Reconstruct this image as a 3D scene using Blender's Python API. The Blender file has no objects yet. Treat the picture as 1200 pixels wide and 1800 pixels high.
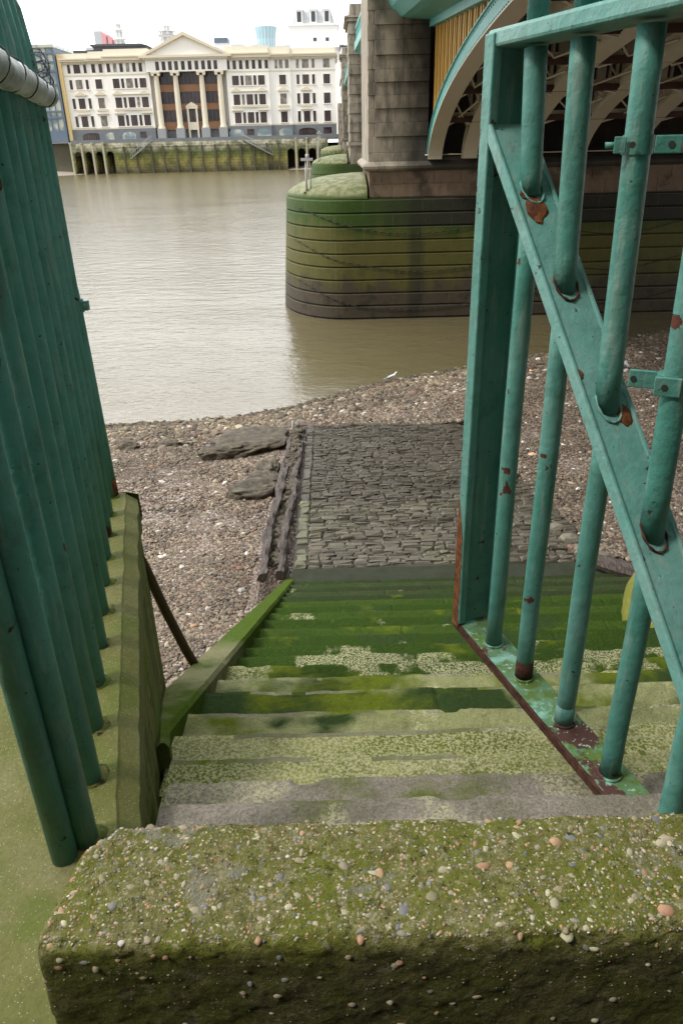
import bpy, math, random
import numpy as np
from mathutils import Vector, Matrix, noise as mn

# ------------------------------------------------------------------ camera, sky, sun, exposure
scene = bpy.context.scene
COL = scene.collection
R = math.radians
EYE = 5.5                                   # metres above the low-tide water
cam_data = bpy.data.cameras.new('camera')
cam_data.sensor_fit = 'VERTICAL'; cam_data.sensor_height = 36.0; cam_data.lens = 26.0
cam_data.clip_start = 0.02; cam_data.clip_end = 6000
cam = bpy.data.objects.new('camera', cam_data); COL.objects.link(cam)
cam.matrix_world = (Matrix.Translation((0, 0, EYE)) @ Matrix.Rotation(R(90 - 26.7), 4, 'X')
                    @ Matrix.Rotation(R(-1.4), 4, 'Z'))
scene.camera = cam

SUN_DIR = Vector((-0.75, -0.28, 1.0)).normalized()
SUN_EL = math.asin(SUN_DIR.z); SUN_ROT = math.atan2(SUN_DIR.x, SUN_DIR.y)
world = bpy.data.worlds.new('World'); scene.world = world; world.use_nodes = True
wt = world.node_tree; wt.nodes.clear()
w_out = wt.nodes.new('ShaderNodeOutputWorld'); w_bg = wt.nodes.new('ShaderNodeBackground')
w_sky = wt.nodes.new('ShaderNodeTexSky'); w_sky.sky_type = 'NISHITA'; w_sky.sun_disc = False
w_sky.sun_elevation = SUN_EL; w_sky.sun_rotation = SUN_ROT; w_sky.air_density = 1.0; w_sky.dust_density = 3.0
w_mix = wt.nodes.new('ShaderNodeMix'); w_mix.data_type = 'RGBA'; w_mix.inputs['Factor'].default_value = 0.82
w_mix.inputs['B'].default_value = (10.6, 10.6, 10.5, 1)          # the white cloud deck over the blue
wt.links.new(w_sky.outputs['Color'], w_mix.inputs['A'])
# the cloud deck glows over the river and to the north-west, duller overhead and behind
w_tc = wt.nodes.new('ShaderNodeTexCoord'); w_dot = wt.nodes.new('ShaderNodeVectorMath'); w_dot.operation = 'DOT_PRODUCT'
w_dot.inputs[1].default_value = Vector((-0.30, 0.85, 0.42)).normalized()
wt.links.new(w_tc.outputs['Generated'], w_dot.inputs[0])
w_rng = wt.nodes.new('ShaderNodeMapRange'); w_rng.interpolation_type = 'SMOOTHSTEP'
w_rng.inputs[1].default_value = 0.0; w_rng.inputs[2].default_value = 1.0; w_rng.inputs[3].default_value = 0.80; w_rng.inputs[4].default_value = 1.7
wt.links.new(w_dot.outputs['Value'], w_rng.inputs[0])
w_mul = wt.nodes.new('ShaderNodeVectorMath'); w_mul.operation = 'SCALE'
wt.links.new(w_mix.outputs['Result'], w_mul.inputs[0]); wt.links.new(w_rng.outputs[0], w_mul.inputs['Scale'])
wt.links.new(w_mul.outputs[0], w_bg.inputs['Color'])
w_bg.inputs['Strength'].default_value = 0.12
wt.links.new(w_bg.outputs['Background'], w_out.inputs['Surface'])
sun_data = bpy.data.lights.new('sun', 'SUN'); sun_data.energy = 1.5; sun_data.angle = R(10)
sun_data.color = (1.0, 0.95, 0.87)
sun = bpy.data.objects.new('sun', sun_data); COL.objects.link(sun)
sun.rotation_euler = (-SUN_DIR).to_track_quat('-Z', 'Y').to_euler(); sun.location = (-40, -20, 80)
vs = scene.view_settings; vs.view_transform = 'Standard'; vs.look = 'None'; vs.exposure = 0.78; vs.gamma = 1
vs.use_curve_mapping = False
random.seed(7); rng = np.random.default_rng(7)

# ------------------------------------------------------------------ mesh helpers
class MB:
    def __init__(s): s.v = []; s.f = []; s.smooth = []; s.col = None; s.mi = []; s.cur = 0
    def add(s, vs_, fs, smooth=False):
        b = len(s.v); s.v.extend([tuple(p) for p in vs_])
        for f in fs: s.f.append([b + i for i in f]); s.smooth.append(smooth); s.mi.append(s.cur)
    def box(s, x0, x1, y0, y1, z0, z1):
        s.add([(x0,y0,z0),(x1,y0,z0),(x1,y1,z0),(x0,y1,z0),(x0,y0,z1),(x1,y0,z1),(x1,y1,z1),(x0,y1,z1)],
              [(0,3,2,1),(4,5,6,7),(0,1,5,4),(1,2,6,5),(2,3,7,6),(3,0,4,7)]); return s
    def obox(s, c, u, v, w, hu, hv, hw):
        c, u, v, w = map(Vector, (c, u, v, w)); P = []
        for k in (-1, 1):
            for (a, b) in ((-1,-1),(1,-1),(1,1),(-1,1)): P.append(c + u*hu*a + v*hv*b + w*hw*k)
        fl = [(0,3,2,1),(4,5,6,7),(0,1,5,4),(1,2,6,5),(2,3,7,6),(3,0,4,7)]
        if u.cross(v).dot(w) < 0: fl = [f[::-1] for f in fl]
        s.add(P, fl); return s
    def path(s, pts, r, n=12, caps=True, smooth=True):
        pts = [Vector(p) for p in pts]; rs = r if isinstance(r, (list, tuple)) else [r]*len(pts)
        t0 = (pts[1]-pts[0]).normalized(); up = Vector((0,0,1)) if abs(t0.z) < .9 else Vector((1,0,0))
        a = t0.cross(up).normalized(); V = []; F = []
        for i, p in enumerate(pts):
            if i == 0: t = t0
            elif i == len(pts)-1: t = (pts[i]-pts[i-1]).normalized()
            else: t = ((pts[i+1]-pts[i]).normalized() + (pts[i]-pts[i-1]).normalized()).normalized()
            a = (a - t*a.dot(t)).normalized(); b = t.cross(a)
            for k in range(n):
                th = 2*math.pi*k/n; V.append(p + (a*math.cos(th) + b*math.sin(th))*rs[i])
        for i in range(len(pts)-1):
            for k in range(n):
                k2 = (k+1) % n; F.append((i*n+k, i*n+k2, (i+1)*n+k2, (i+1)*n+k))
        b0 = len(s.v); s.add(V, F, smooth)
        if caps:
            s.f.append([b0+k for k in range(n)][::-1]); s.smooth.append(False); s.mi.append(s.cur)
            m = (len(pts)-1)*n; s.f.append([b0+m+k for k in range(n)]); s.smooth.append(False); s.mi.append(s.cur)
        return s
    def tube(s, p0, p1, r, n=16, segs=1):
        p0, p1 = Vector(p0), Vector(p1)
        return s.path([p0.lerp(p1, i/segs) for i in range(segs+1)], r, n)
    def lathe(s, c, prof, n=24):
        V = []; F = []
        for (r, z) in prof:
            for k in range(n):
                th = 2*math.pi*k/n; V.append((c[0]+r*math.cos(th), c[1]+r*math.sin(th), c[2]+z))
        for i in range(len(prof)-1):
            for k in range(n):
                k2 = (k+1) % n; F.append((i*n+k, i*n+k2, (i+1)*n+k2, (i+1)*n+k))
        s.add(V, F, True)
        s.add(V[-n:], [tuple(range(n))]); s.add(V[:n], [tuple(range(n))[::-1]]); return s
    def prism(s, poly, axis, a0, a1, f1=None):
        """poly = 2D outline; axis x: poly=(y,z), y: poly=(x,z), z: poly=(x,y)"""
        n = len(poly)
        def mk(p, a):
            return {'x': (a,p[0],p[1]), 'y': (p[0],a,p[1]), 'z': (p[0],p[1],a)}[axis]
        V = [mk(p, a0) for p in poly] + [mk(p, a1) for p in (f1 or poly)]
        F = [tuple(range(n)), tuple(range(n, 2*n))[::-1]] + [(i, n+i, n+(i+1) % n, (i+1) % n) for i in range(n)]
        s.add(V, F); return s
    def grid(s, fn, nu, nv, smooth=True):
        V = [fn(i/nu, j/nv) for j in range(nv+1) for i in range(nu+1)]
        F = [(j*(nu+1)+i, j*(nu+1)+i+1, (j+1)*(nu+1)+i+1, (j+1)*(nu+1)+i) for j in range(nv) for i in range(nu)]
        s.add(V, F, smooth); return s

def recalc(me):
    import bmesh
    bm = bmesh.new(); bm.from_mesh(me); bmesh.ops.recalc_face_normals(bm, faces=bm.faces); bm.to_mesh(me); bm.free()

def build(name, mb, mat, parent=None, loc=(0,0,0), bevel=0, fix=True):
    """one mesh object out of world coordinates; origin at loc (or at its parent's origin)"""
    if parent is not None: loc = parent['_o'] if '_o' in parent else ORG[parent.name]
    me = bpy.data.meshes.new(name)
    L = Vector(loc)
    me.from_pydata([tuple(Vector(p) - L) for p in mb.v], [], mb.f)
    me.polygons.foreach_set('use_smooth', mb.smooth)
    for m in (mat if isinstance(mat, (list, tuple)) else [mat]): me.materials.append(m)
    if max(mb.mi, default=0): me.polygons.foreach_set('material_index', mb.mi)
    if fix: recalc(me)
    me.update()
    o = bpy.data.objects.new(name, me); COL.objects.link(o)
    ORG[o.name] = tuple(loc)
    if parent is not None: o.parent = parent
    else: o.location = loc
    if bevel:
        b = o.modifiers.new('bevel', 'BEVEL'); b.width = bevel; b.segments = 2; b.limit_method = 'ANGLE'; b.angle_limit = R(40)
    return o
ORG = {}
def tag(o, label, cat, group=None):
    o['label'] = label; o['category'] = cat
    if group: o['group'] = group
    return o
def thing(name, label, cat, loc, group=None):
    o = bpy.data.objects.new(name, None); COL.objects.link(o); o.location = loc; o.empty_display_size = .2
    ORG[o.name] = tuple(loc); return tag(o, label, cat, group)
def struct(name, mb, mat, **k):
    o = build(name, mb, mat, **k); o['kind'] = 'structure'; return o

def np_mesh(name, V, F, mat, col=None, loc=(0,0,0), smooth=False):
    """V (n,3), F (m,k) all faces k-gons; col per vertex -> attribute 'tint'"""
    me = bpy.data.meshes.new(name); k = F.shape[1]
    me.vertices.add(len(V)); me.loops.add(F.size); me.polygons.add(len(F))
    me.vertices.foreach_set('co', (V - np.array(loc)).astype(np.float32).ravel())
    me.loops.foreach_set('vertex_index', F.astype(np.int32).ravel())
    me.polygons.foreach_set('loop_start', np.arange(0, F.size, k, dtype=np.int32))
    me.polygons.foreach_set('use_smooth', np.full(len(F), smooth, dtype=bool))
    me.update(calc_edges=True)
    if col is not None:
        at = me.attributes.new('tint', 'FLOAT_COLOR', 'POINT')
        c = np.ones((len(V), 4), dtype=np.float32); c[:, :3] = col; at.data.foreach_set('color', c.ravel())
    me.materials.append(mat); me.validate()
    o = bpy.data.objects.new(name, me); COL.objects.link(o); o.location = loc; ORG[o.name] = tuple(loc)
    return o

# ------------------------------------------------------------------ node helpers
class NT:
    def __init__(s, name):
        s.m = bpy.data.materials.new(name); s.m.use_nodes = True; s.t = s.m.node_tree; s.t.nodes.clear()
        s.out = s.t.nodes.new('ShaderNodeOutputMaterial'); s.b = s.t.nodes.new('ShaderNodeBsdfPrincipled')
        s.t.links.new(s.b.outputs[0], s.out.inputs['Surface'])
        g = s.t.nodes.new('ShaderNodeNewGeometry'); s.pos = g.outputs['Position']; s.nor = g.outputs['Normal']
        s._xyz = None
    def link(s, a, b): s.t.links.new(a, b)
    def put(s, sock, v):
        if hasattr(v, 'is_output') or isinstance(v, bpy.types.NodeSocket): s.link(v, sock)
        elif isinstance(v, (tuple, list)) and len(v) == 3 and sock.type == 'RGBA': sock.default_value = (*v, 1)
        else: sock.default_value = v
    @property
    def xyz(s):
        if s._xyz is None:
            n = s.t.nodes.new('ShaderNodeSeparateXYZ'); s.link(s.pos, n.inputs[0]); s._xyz = n.outputs
        return s._xyz
    def nz(s):
        n = s.t.nodes.new('ShaderNodeSeparateXYZ'); s.link(s.nor, n.inputs[0]); return n.outputs[2]
    def map(s, scale=(1,1,1), loc=(0,0,0), rot=(0,0,0)):
        n = s.t.nodes.new('ShaderNodeMapping'); s.link(s.pos, n.inputs[0]); n.inputs['Scale'].default_value = scale
        n.inputs['Location'].default_value = loc; n.inputs['Rotation'].default_value = rot; return n.outputs[0]
    def noise(s, sc, det=4, ro=.55, vec=None, dist=0):
        n = s.t.nodes.new('ShaderNodeTexNoise'); s.link(vec or s.pos, n.inputs['Vector'])
        n.inputs['Scale'].default_value = sc; n.inputs['Detail'].default_value = det
        n.inputs['Roughness'].default_value = ro; n.inputs['Distortion'].default_value = dist; return n.outputs['Fac']
    def vor(s, sc, out='Distance', vec=None, feat='F1', rnd=1):
        n = s.t.nodes.new('ShaderNodeTexVoronoi'); n.feature = feat; s.link(vec or s.pos, n.inputs['Vector'])
        n.inputs['Scale'].default_value = sc; n.inputs['Randomness'].default_value = rnd; return n.outputs[out]
    def ramp(s, fac, stops, interp='LINEAR'):
        n = s.t.nodes.new('ShaderNodeValToRGB'); n.color_ramp.interpolation = interp; s.put(n.inputs[0], fac)
        e = n.color_ramp.elements
        while len(e) < len(stops): e.new(0.5)
        for q, (p, c) in zip(e, stops):
            q.position = p; q.color = (c, c, c, 1) if isinstance(c, (int, float)) else (*c, 1)
        return n.outputs[0]
    def step(s, v, a, b): return s.rng(v, a, b, 0, 1)
    def rng(s, v, a, b, c, d):
        n = s.t.nodes.new('ShaderNodeMapRange'); s.put(n.inputs[0], v)
        for i, q in enumerate((a, b, c, d)): n.inputs[i+1].default_value = q
        return n.outputs[0]
    def mix(s, f, a, b, mode='MIX'):
        n = s.t.nodes.new('ShaderNodeMix'); n.data_type = 'RGBA'; n.blend_type = mode
        s.put(n.inputs['Factor'], f); s.put(n.inputs['A'], a); s.put(n.inputs['B'], b); return n.outputs['Result']
    def math(s, op, a, b=0.0, c=None, clamp=False):
        n = s.t.nodes.new('ShaderNodeMath'); n.operation = op; n.use_clamp = clamp
        s.put(n.inputs[0], a); s.put(n.inputs[1], b)
        if c is not None: s.put(n.inputs[2], c)
        return n.outputs[0]
    def mul(s, a, b): return s.math('MULTIPLY', a, b)
    def sum(s, a, b): return s.math('ADD', a, b)
    def mx(s, a, b): return s.math('MAXIMUM', a, b)
    def inv(s, a): return s.math('SUBTRACT', 1.0, a)
    def bump(s, h, st=.5, d=.01, nrm=None):
        n = s.t.nodes.new('ShaderNodeBump'); s.link(h, n.inputs['Height']); n.inputs['Strength'].default_value = st
        n.inputs['Distance'].default_value = d
        if nrm: s.link(nrm, n.inputs['Normal'])
        return n.outputs[0]
    def attr(s, nm):
        n = s.t.nodes.new('ShaderNodeAttribute'); n.attribute_name = nm; return n.outputs['Color']
    def done(s, col, rough=.8, bump=None, spec=.3, metal=0):
        s.put(s.b.inputs['Base Color'], col); s.put(s.b.inputs['Roughness'], rough)
        s.put(s.b.inputs['Specular IOR Level'], spec); s.put(s.b.inputs['Metallic'], metal)
        if bump is not None: s.link(bump, s.b.inputs['Normal'])
        return s.m

def paint(name, base, worn, rust_amt=.5, grime=(.03,.06,.045)):
    n = NT(name)
    c = n.mix(n.ramp(n.noise(3.2, 5, .6), [(.35, 0), (.7, 1)]), base, worn)
    c = n.mix(n.mul(n.ramp(n.noise(14, 6, .7), [(.5, 0), (.75, 1)]), .5), c, grime)
    chips = n.ramp(n.noise(11, 8, .62), [(.70 - rust_amt*.05, 0), (.715 - rust_amt*.05, 1)])
    sp = n.ramp(n.noise(55, 4, .6), [(.685, 0), (.70, 1)])
    rustc = n.mix(n.noise(60, 5, .6), (.13, .035, .015), (.035, .012, .01))
    streak = n.ramp(n.noise(4, 6, .65, n.map((9, 9, 1.1))), [(.54, 0), (.66, 1)])
    bleed = n.ramp(n.noise(2.2, 5, .6, n.map((7, 7, .9), (3, 8, 1))), [(.62, 0), (.72, 1)]); c = n.mix(n.mul(bleed, .5 if rust_amt > 0 else 0), c, (.14, .10, .05))
    c = n.mix(n.mul(streak, .45), c, (.23, .30, .26)); c = n.mix(chips, c, rustc); c = n.mix(sp, c, (.02, .03, .025))
    h = n.sum(n.mul(n.noise(38, 5, .6), .6), n.mul(n.inv(chips), .8))
    h = n.sum(h, n.mul(n.noise(9, 2, .5), 1.0))
    return n.done(c, n.mix(chips, (.48,)*3, (.9,)*3), n.bump(h, .85, .007), .3)

M = {}
M['teal'] = paint('teal_paint', (.048, .185, .148), (.098, .250, .216), .95)
M['teal_dark'] = paint('teal_paint_shaded_side_green', (.055, .200, .165), (.098, .262, .232), 1.0)
M['teal_pale'] = paint('weathered_lit_teal_paint', (.095, .260, .225), (.170, .320, .290), 1.0, (.07, .12, .10))  # gate paint lightened: top light on brace and rail put into its colour
M['teal_bridge'] = paint('bridge_teal_paint', (.10, .34, .31), (.15, .40, .37), -1.5)
def _():
    n = NT('rust_flaking'); k = n.noise(30, 6, .65)
    c = n.ramp(k, [(.3, (.03, .012, .01)), (.55, (.17, .06, .022)), (.75, (.34, .15, .05))])
    return n.done(c, .9, n.bump(n.noise(80, 5, .7), .8, .004), .2)
M['rust'] = _()
def _():
    n = NT('dark_rust'); c = n.ramp(n.noise(40, 6, .65), [(.3, (.025, .012, .010)), (.55, (.075, .035, .024)), (.75, (.14, .07, .045))])
    return n.done(c, .9, n.bump(n.noise(90, 5, .7), .9, .005), .15)
M['rust_dark'] = _()
def _():   # gate bottom rail: teal paint, algae and rust together
    n = NT('mossy_chipped_rail'); k = n.noise(22, 6, .65)
    c = n.mix(n.ramp(n.noise(9, 3, .6), [(.42, 0), (.52, 1)]), (.20, .42, .34), (.09, .15, .03))
    c = n.mix(n.ramp(k, [(.46, 0), (.56, 1)]), c, (.10, .20, .10))
    c = n.mix(n.ramp(n.noise(6.5, 8, .65), [(.56, 0), (.585, 1)]), c, (.07, .03, .025))
    c = n.mix(n.ramp(n.noise(60, 3, .6), [(.62, 0), (.68, 1)]), c, (.32, .46, .36))
    return n.done(c, .75, n.bump(k, .9, .006), .3)
M['rail_moss'] = _()
def _():
    n = NT('tarred_pale_rail')
    c = n.ramp(n.noise(7, 6, .65), [(.30, (.05, .055, .05)), (.42, (.26, .28, .27)), (.6, (.50, .52, .50))])
    return n.done(c, .55, n.bump(n.noise(30, 5, .6), .6, .006), .4)
M['tarred'] = _()
def _():
    n = NT('brown_iron'); c = n.mix(n.noise(14, 5, .6), (.035, .022, .008), (.075, .045, .018))
    return n.done(c, .7, n.bump(n.noise(60, 4, .6), .4, .003), .3)
M['brown_iron'] = _()
def _():
    n = NT('wall_side_streaked'); x = n.xyz
    s1 = n.noise(3.2, 6, .7, n.map((3, 3.6, .35)))
    c = n.ramp(s1, [(.30, (.030, .040, .008)), (.48, (.085, .095, .020)), (.56, (.15, .15, .045)), (.7, (.20, .19, .075))])
    c = n.mix(n.ramp(n.noise(26, 6, .7), [(.54, 0), (.62, 1)]), c, (.022, .024, .010))
    c = n.mix(n.ramp(n.noise(3, 3, .5), [(.45, 0), (.6, .7)]), c, (.09, .14, .012))
    return n.done(c, .85, n.bump(n.sum(n.noise(70, 6, .7), s1), .7, .01), .2)
M['wall_side'] = _()
def _():
    n = NT('ledge_green_concrete')
    c = n.ramp(n.noise(4, 5, .6), [(.3, (.072, .080, .014)), (.5, (.112, .114, .028)), (.72, (.150, .142, .056))])
    c = n.mix(n.ramp(n.noise(7, 4, .6), [(.5, 0), (.66, .8)]), c, (.080, .105, .010))
    c = n.mix(n.mul(n.ramp(n.noise(110, 5, .75), [(.45, 0), (.62, 1)]), .45), c, (.06, .065, .02))
    c = n.mix(n.ramp(n.vor(120), [(.10, 1), (.16, 0)]), c, (.30, .29, .17))
    sp = n.ramp(n.noise(190, 2, .5), [(.70, 0), (.73, 1)]); c = n.mix(sp, c, (.27, .26, .15))
    return n.done(c, .8, n.bump(n.sum(n.noise(90, 6, .7), n.mul(n.noise(12, 4, .6), 1.5)), .55, .004), .3)
M['ledge'] = _()
def _():   # exposed-aggregate concrete: cement matrix + lichen
    n = NT('aggregate_matrix'); x = n.xyz
    big = n.noise(8, 5, .65)
    c = n.ramp(n.noise(60, 8, .75), [(.30, (.080, .080, .022)), (.50, (.195, .186, .068)), (.68, (.37, .34, .17))])
    c = n.mix(n.ramp(big, [(.42, 0), (.56, .80)]), c, n.mix(n.noise(90, 5, .7), (.085, .105, .012), (.21, .23, .030)))
    patch = n.math('LESS_THAN', n.sum(n.vor(1.0, 'Distance', n.map((7.5, 9, 0), (-.95, -8.0, 0)), rnd=0), n.mul(n.noise(9, 5, .6), .9)), .60)
    c = n.mix(n.ramp(n.noise(5.5, 6, .6), [(.60, 0), (.64, .9)]), c, n.mix(n.noise(120, 5, .7), (.21, .20, .14), (.31, .30, .22)))
    c = n.mix(n.ramp(n.noise(75, 6, .75, n.map((1,1,1), (5, 2, 7))), [(.56, 0), (.63, .85)]), c, (.035, .036, .014))
    c = n.mix(n.ramp(n.noise(45, 5, .7, n.map((1,1,1), (1, 9, 3))), [(.58, 0), (.66, .7)]), c, (.40, .37, .24))
    low = n.rng(x[2], 4.345, 4.385, 1, 0)  # block front darkened below the top edge, its shade put into the colour
    c = n.mix(n.mul(low, .55), c, n.mix(n.noise(25, 6, .7), (.022, .024, .008), (.085, .080, .035)))
    h = n.sum(n.noise(150, 6, .75), n.mul(n.noise(30, 6, .7), 2.0))
    return n.done(c, .85, n.bump(h, 1.0, .010), .12)
M['aggregate'] = _()
def _():
    n = NT('pebble'); k = n.noise(90, 4, .6)
    c = n.mix(n.mul(k, .5), n.attr('tint'), (.07, .07, .05))
    c = n.mix(n.mul(n.ramp(n.noise(35, 5, .65), [(.5, 0), (.68, 1)]), .55), c, (.12, .14, .04))
    return n.done(c, .62, n.bump(n.noise(200, 4, .6), .25, .002), .35)
M['pebble'] = _()
def _():
    n = NT('shingle_stone'); k = n.noise(40, 3, .6)
    c = n.mix(n.mul(k, .35), n.attr('tint'), (.07, .055, .045))
    return n.done(c, .7, None, .3)
M['shingle'] = _()
def _():
    n = NT('foreshore_ground'); x = n.xyz
    cells = n.vor(34, 'Color'); sp = n.t.nodes.new('ShaderNodeSeparateColor'); n.link(cells, sp.inputs[0])
    c = n.ramp(sp.outputs[0], [(.0, (.06, .045, .038)), (.35, (.13, .095, .08)), (.7, (.22, .17, .14)), (.97, (.42, .38, .33))])
    sand = n.ramp(n.noise(.9, 5, .6), [(.5, 0), (.62, 1)])
    c = n.mix(n.mul(sand, .75), c, n.mix(n.noise(60, 4, .6), (.25, .19, .14), (.17, .125, .095)))
    wet = n.math('LESS_THAN', x[2], .06)
    c = n.mix(n.mul(n.rng(x[2], -.02, .10, 1, 0), .6), c, (.055, .045, .035))
    return n.done(c, n.rng(x[2], 0, .15, .35, .85), n.bump(n.inv(n.vor(34)), .9, .02), .35)
M['foreshore'] = _()
def step_mat(name, base, lichen=0., moss=0., dark=0., seed=0., xl=None):
    """base: two stone colours; lichen / moss / dark algae = share of the surface"""
    n = NT(name); x = n.xyz; grit = n.noise(130, 6, .75); v = n.map((1, 1.5, 1), (seed*3.1, seed*1.7, seed))
    c = n.mix(n.ramp(grit, [(.32, 0), (.66, 1)]), base[0], base[1])
    c = n.mix(n.mul(n.ramp(n.noise(5, 5, .65, v), [(.45, 0), (.65, 1)]), .5), c, (.11, .11, .055) if base[0][0] > .06 else (.022, .045, .006))
    if dark:
        t = .72 - .44*dark; d = n.ramp(n.noise(1.7, 6, .5, v), [(t - .035, 0), (t + .035, 1)])
        c = n.mix(d, c, n.mix(n.noise(50, 6, .7), (.014, .032, .008), (.040, .070, .016)))
    if moss:
        t = .72 - .44*moss; d = n.ramp(n.noise(2.6, 6, .6, n.map((1, 1.3, 1), (seed*5.3+2, 4, 0))), [(t - .07, 0), (t + .07, 1)])
        c = n.mix(d, c, n.mix(n.noise(60, 6, .7), (.050, .080, .004), (.165, .195, .014)))
    if lichen:
        t = .70 - .42*lichen; lm = n.ramp(n.noise(2.2, 5, .6, n.map((1, .7, 1), (seed*2.3, 9, 0))), [(t - .02, 0), (t + .02, 1)])
        lz = n.ramp(n.noise(95, 7, .8), [(.475, 0), (.53, 1)])
        c = n.mix(n.mul(n.mul(lz, lm), .8), c, (.50, .48, .29))
    c = n.mix(n.ramp(n.noise(210, 3, .6), [(.30, .6), (.40, 0)]), c, (.03, .03, .02))
    h = n.sum(grit, n.mul(n.noise(22, 6, .65), 2.2))
    return n.done(c, .93, n.bump(h, .9, .010), .12)
GREY = ((.150, .132, .106), (.375, .335, .280)); OLV = ((.160, .175, .042), (.360, .370, .135)); PALE = ((.190, .205, .078), (.370, .378, .185))
GRN = ((.006, .022, .001), (.050, .092, .008)); DGR = ((.006, .016, .003), (.048, .062, .024))
M['steps'] = {0: step_mat('step_grey_brown', GREY, .30, .10, 0, 1), 1: step_mat('step_grey', GREY, .22, .12, 0, 2), 2: step_mat('step_grey_lichen', GREY, .42, .25, 0, 3),
    3: step_mat('step_lichen', OLV, .80, .45, 0, 4), 4: step_mat('step_moss_lichen', OLV, .72, .55, 0, 5), 5: step_mat('step_pale', PALE, .15, .22, .22, 6),
    6: step_mat('step_patched', PALE, .2, .45, .58, 7), 7: step_mat('step_half_green', PALE, .25, .45, .45, 8), 8: step_mat('step_green_worn', GRN, .35, .35, .2, 9),
    9: step_mat('step_green_speckled', GRN, .42, .22, .2, 10), 10: step_mat('step_green', GRN, .22, .2, .2, 11), 11: step_mat('step_deep_green', GRN, .08, .1, .35, 12),
    12: step_mat('step_dull_green', DGR, .06, .06, .3, 13)}
M['steps'][13] = step_mat('step_lighter_green', ((.014, .036, .002), (.066, .112, .014)), .12, .15, .15, 16); M['steps'][14] = step_mat('step_lighter_dull_green', ((.016, .030, .008), (.066, .080, .034)), .06, .06, .2, 17)
M['nose_green'] = step_mat('worn_lightened_green_nosing', ((.040, .074, .008), (.120, .155, .045)), .35, .15, .1, 14)  # paleness stands in for shade contrast at the step edges
M['nose_pale'] = step_mat('worn_lightened_pale_nosing', ((.15, .15, .09), (.30, .29, .19)), .3, .3, 0, 15)
def _():
    n = NT('mossy_kerb'); x = n.xyz
    a = n.mix(n.noise(50, 6, .7), (.10, .105, .045), (.21, .20, .11))
    b = n.mix(n.noise(50, 6, .7), (.025, .052, .003), (.080, .125, .009))
    f = n.ramp(n.noise(2.6, 5, .6), [(.42, 1), (.56, 0)])
    c = n.mix(n.mx(f, n.step(x[1], 3.5, 3.9)), a, b)
    return n.done(c, .85, n.bump(n.sum(n.noise(80, 6, .7), n.mul(n.noise(14, 5, .6), 2)), .8, .009), .1)
M['kerb'] = _()
def _():
    n = NT('slipway_setts'); x = n.xyz
    c = n.mix(n.noise(6, 5, .6), n.attr('tint'), (.070, .062, .048))
    c = n.mix(n.mul(n.ramp(n.noise(1.3, 5, .6), [(.5, 0), (.64, 1)]), n.rng(x[1], 9.5, 12, .6, .1)), c, (.13, .125, .075))
    c = n.mix(n.mul(n.ramp(n.noise(45, 5, .7), [(.55, 0), (.7, 1)]), .5), c, (.20, .185, .14))
    return n.done(c, n.ramp(n.noise(3, 4, .6), [(.3, .35), (.7, .8)]), n.bump(n.noise(50, 6, .7), .9, .012), .4)
M['setts'] = _()
def _():
    n = NT('mud_joint'); c = n.mix(n.noise(30, 5, .6), (.030, .025, .019), (.070, .060, .046))
    return n.done(c, .7, n.bump(n.noise(40, 5, .7), .8, .02), .35)
M['mud'] = _()
def _():
    n = NT('wet_grey_landing'); c = n.mix(n.noise(7, 6, .65), (.024, .030, .019), (.052, .058, .040))
    return n.done(c, .9, n.bump(n.noise(60, 6, .7), .7, .010), .1)
M['landing'] = _()
def _():
    n = NT('rotten_timber'); s1 = n.noise(14, 6, .65, n.map((5, .6, 2)))
    c = n.ramp(s1, [(.3, (.020, .015, .012)), (.55, (.085, .065, .055)), (.75, (.17, .135, .12))])
    return n.done(c, .65, n.bump(s1, 1, .02), .35)
M['timber'] = _()
def _():
    n = NT('muddy_rock'); k = n.noise(7, 7, .65)
    c = n.ramp(k, [(.3, (.040, .033, .024)), (.55, (.105, .088, .062)), (.75, (.185, .160, .115))])
    return n.done(c, .75, n.bump(n.sum(k, n.mul(n.noise(50, 5, .7), .3)), .9, .04), .3)
M['rock'] = _()
def _():
    n = NT('yellow_green_algae_rock'); c = n.mix(n.noise(20, 6, .7), (.09, .10, .006), (.20, .20, .018))
    c = n.mix(n.ramp(n.noise(70, 5, .7), [(.55, 0), (.66, .7)]), c, (.34, .33, .14))
    return n.done(c, .7, n.bump(n.noise(50, 6, .7), .8, .015), .35)
M['mossrock'] = _()
def _():
    n = NT('river_water'); x = n.xyz
    v = n.map((1.0, 1.6, 1), rot=(0, 0, R(12)))
    h = n.sum(n.mul(n.noise(1.1, 3, .5, v), 1.3), n.sum(n.mul(n.noise(4.5, 4, .6, v, .4), .55), n.mul(n.noise(17, 3, .55, v), .12)))
    calm = n.ramp(n.noise(.11, 4, .6, n.map((.6, 1.5, 1), rot=(0, 0, R(-15)))), [(.36, .72), (.62, 1.12)])
    h = n.mul(h, calm)
    c = n.mix(n.noise(.09, 4, .6), (.105, .088, .044), (.135, .115, .062))
    c = n.mix(n.rng(x[1], 19, 15.2, 0, .7), c, (.19, .165, .12))
    m = n.done(c, n.rng(x[1], 20, 140, .07, .22), n.bump(h, .36, .10), .5)
    n.b.inputs['IOR'].default_value = 1.333
    return m
M['water'] = _()
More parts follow.
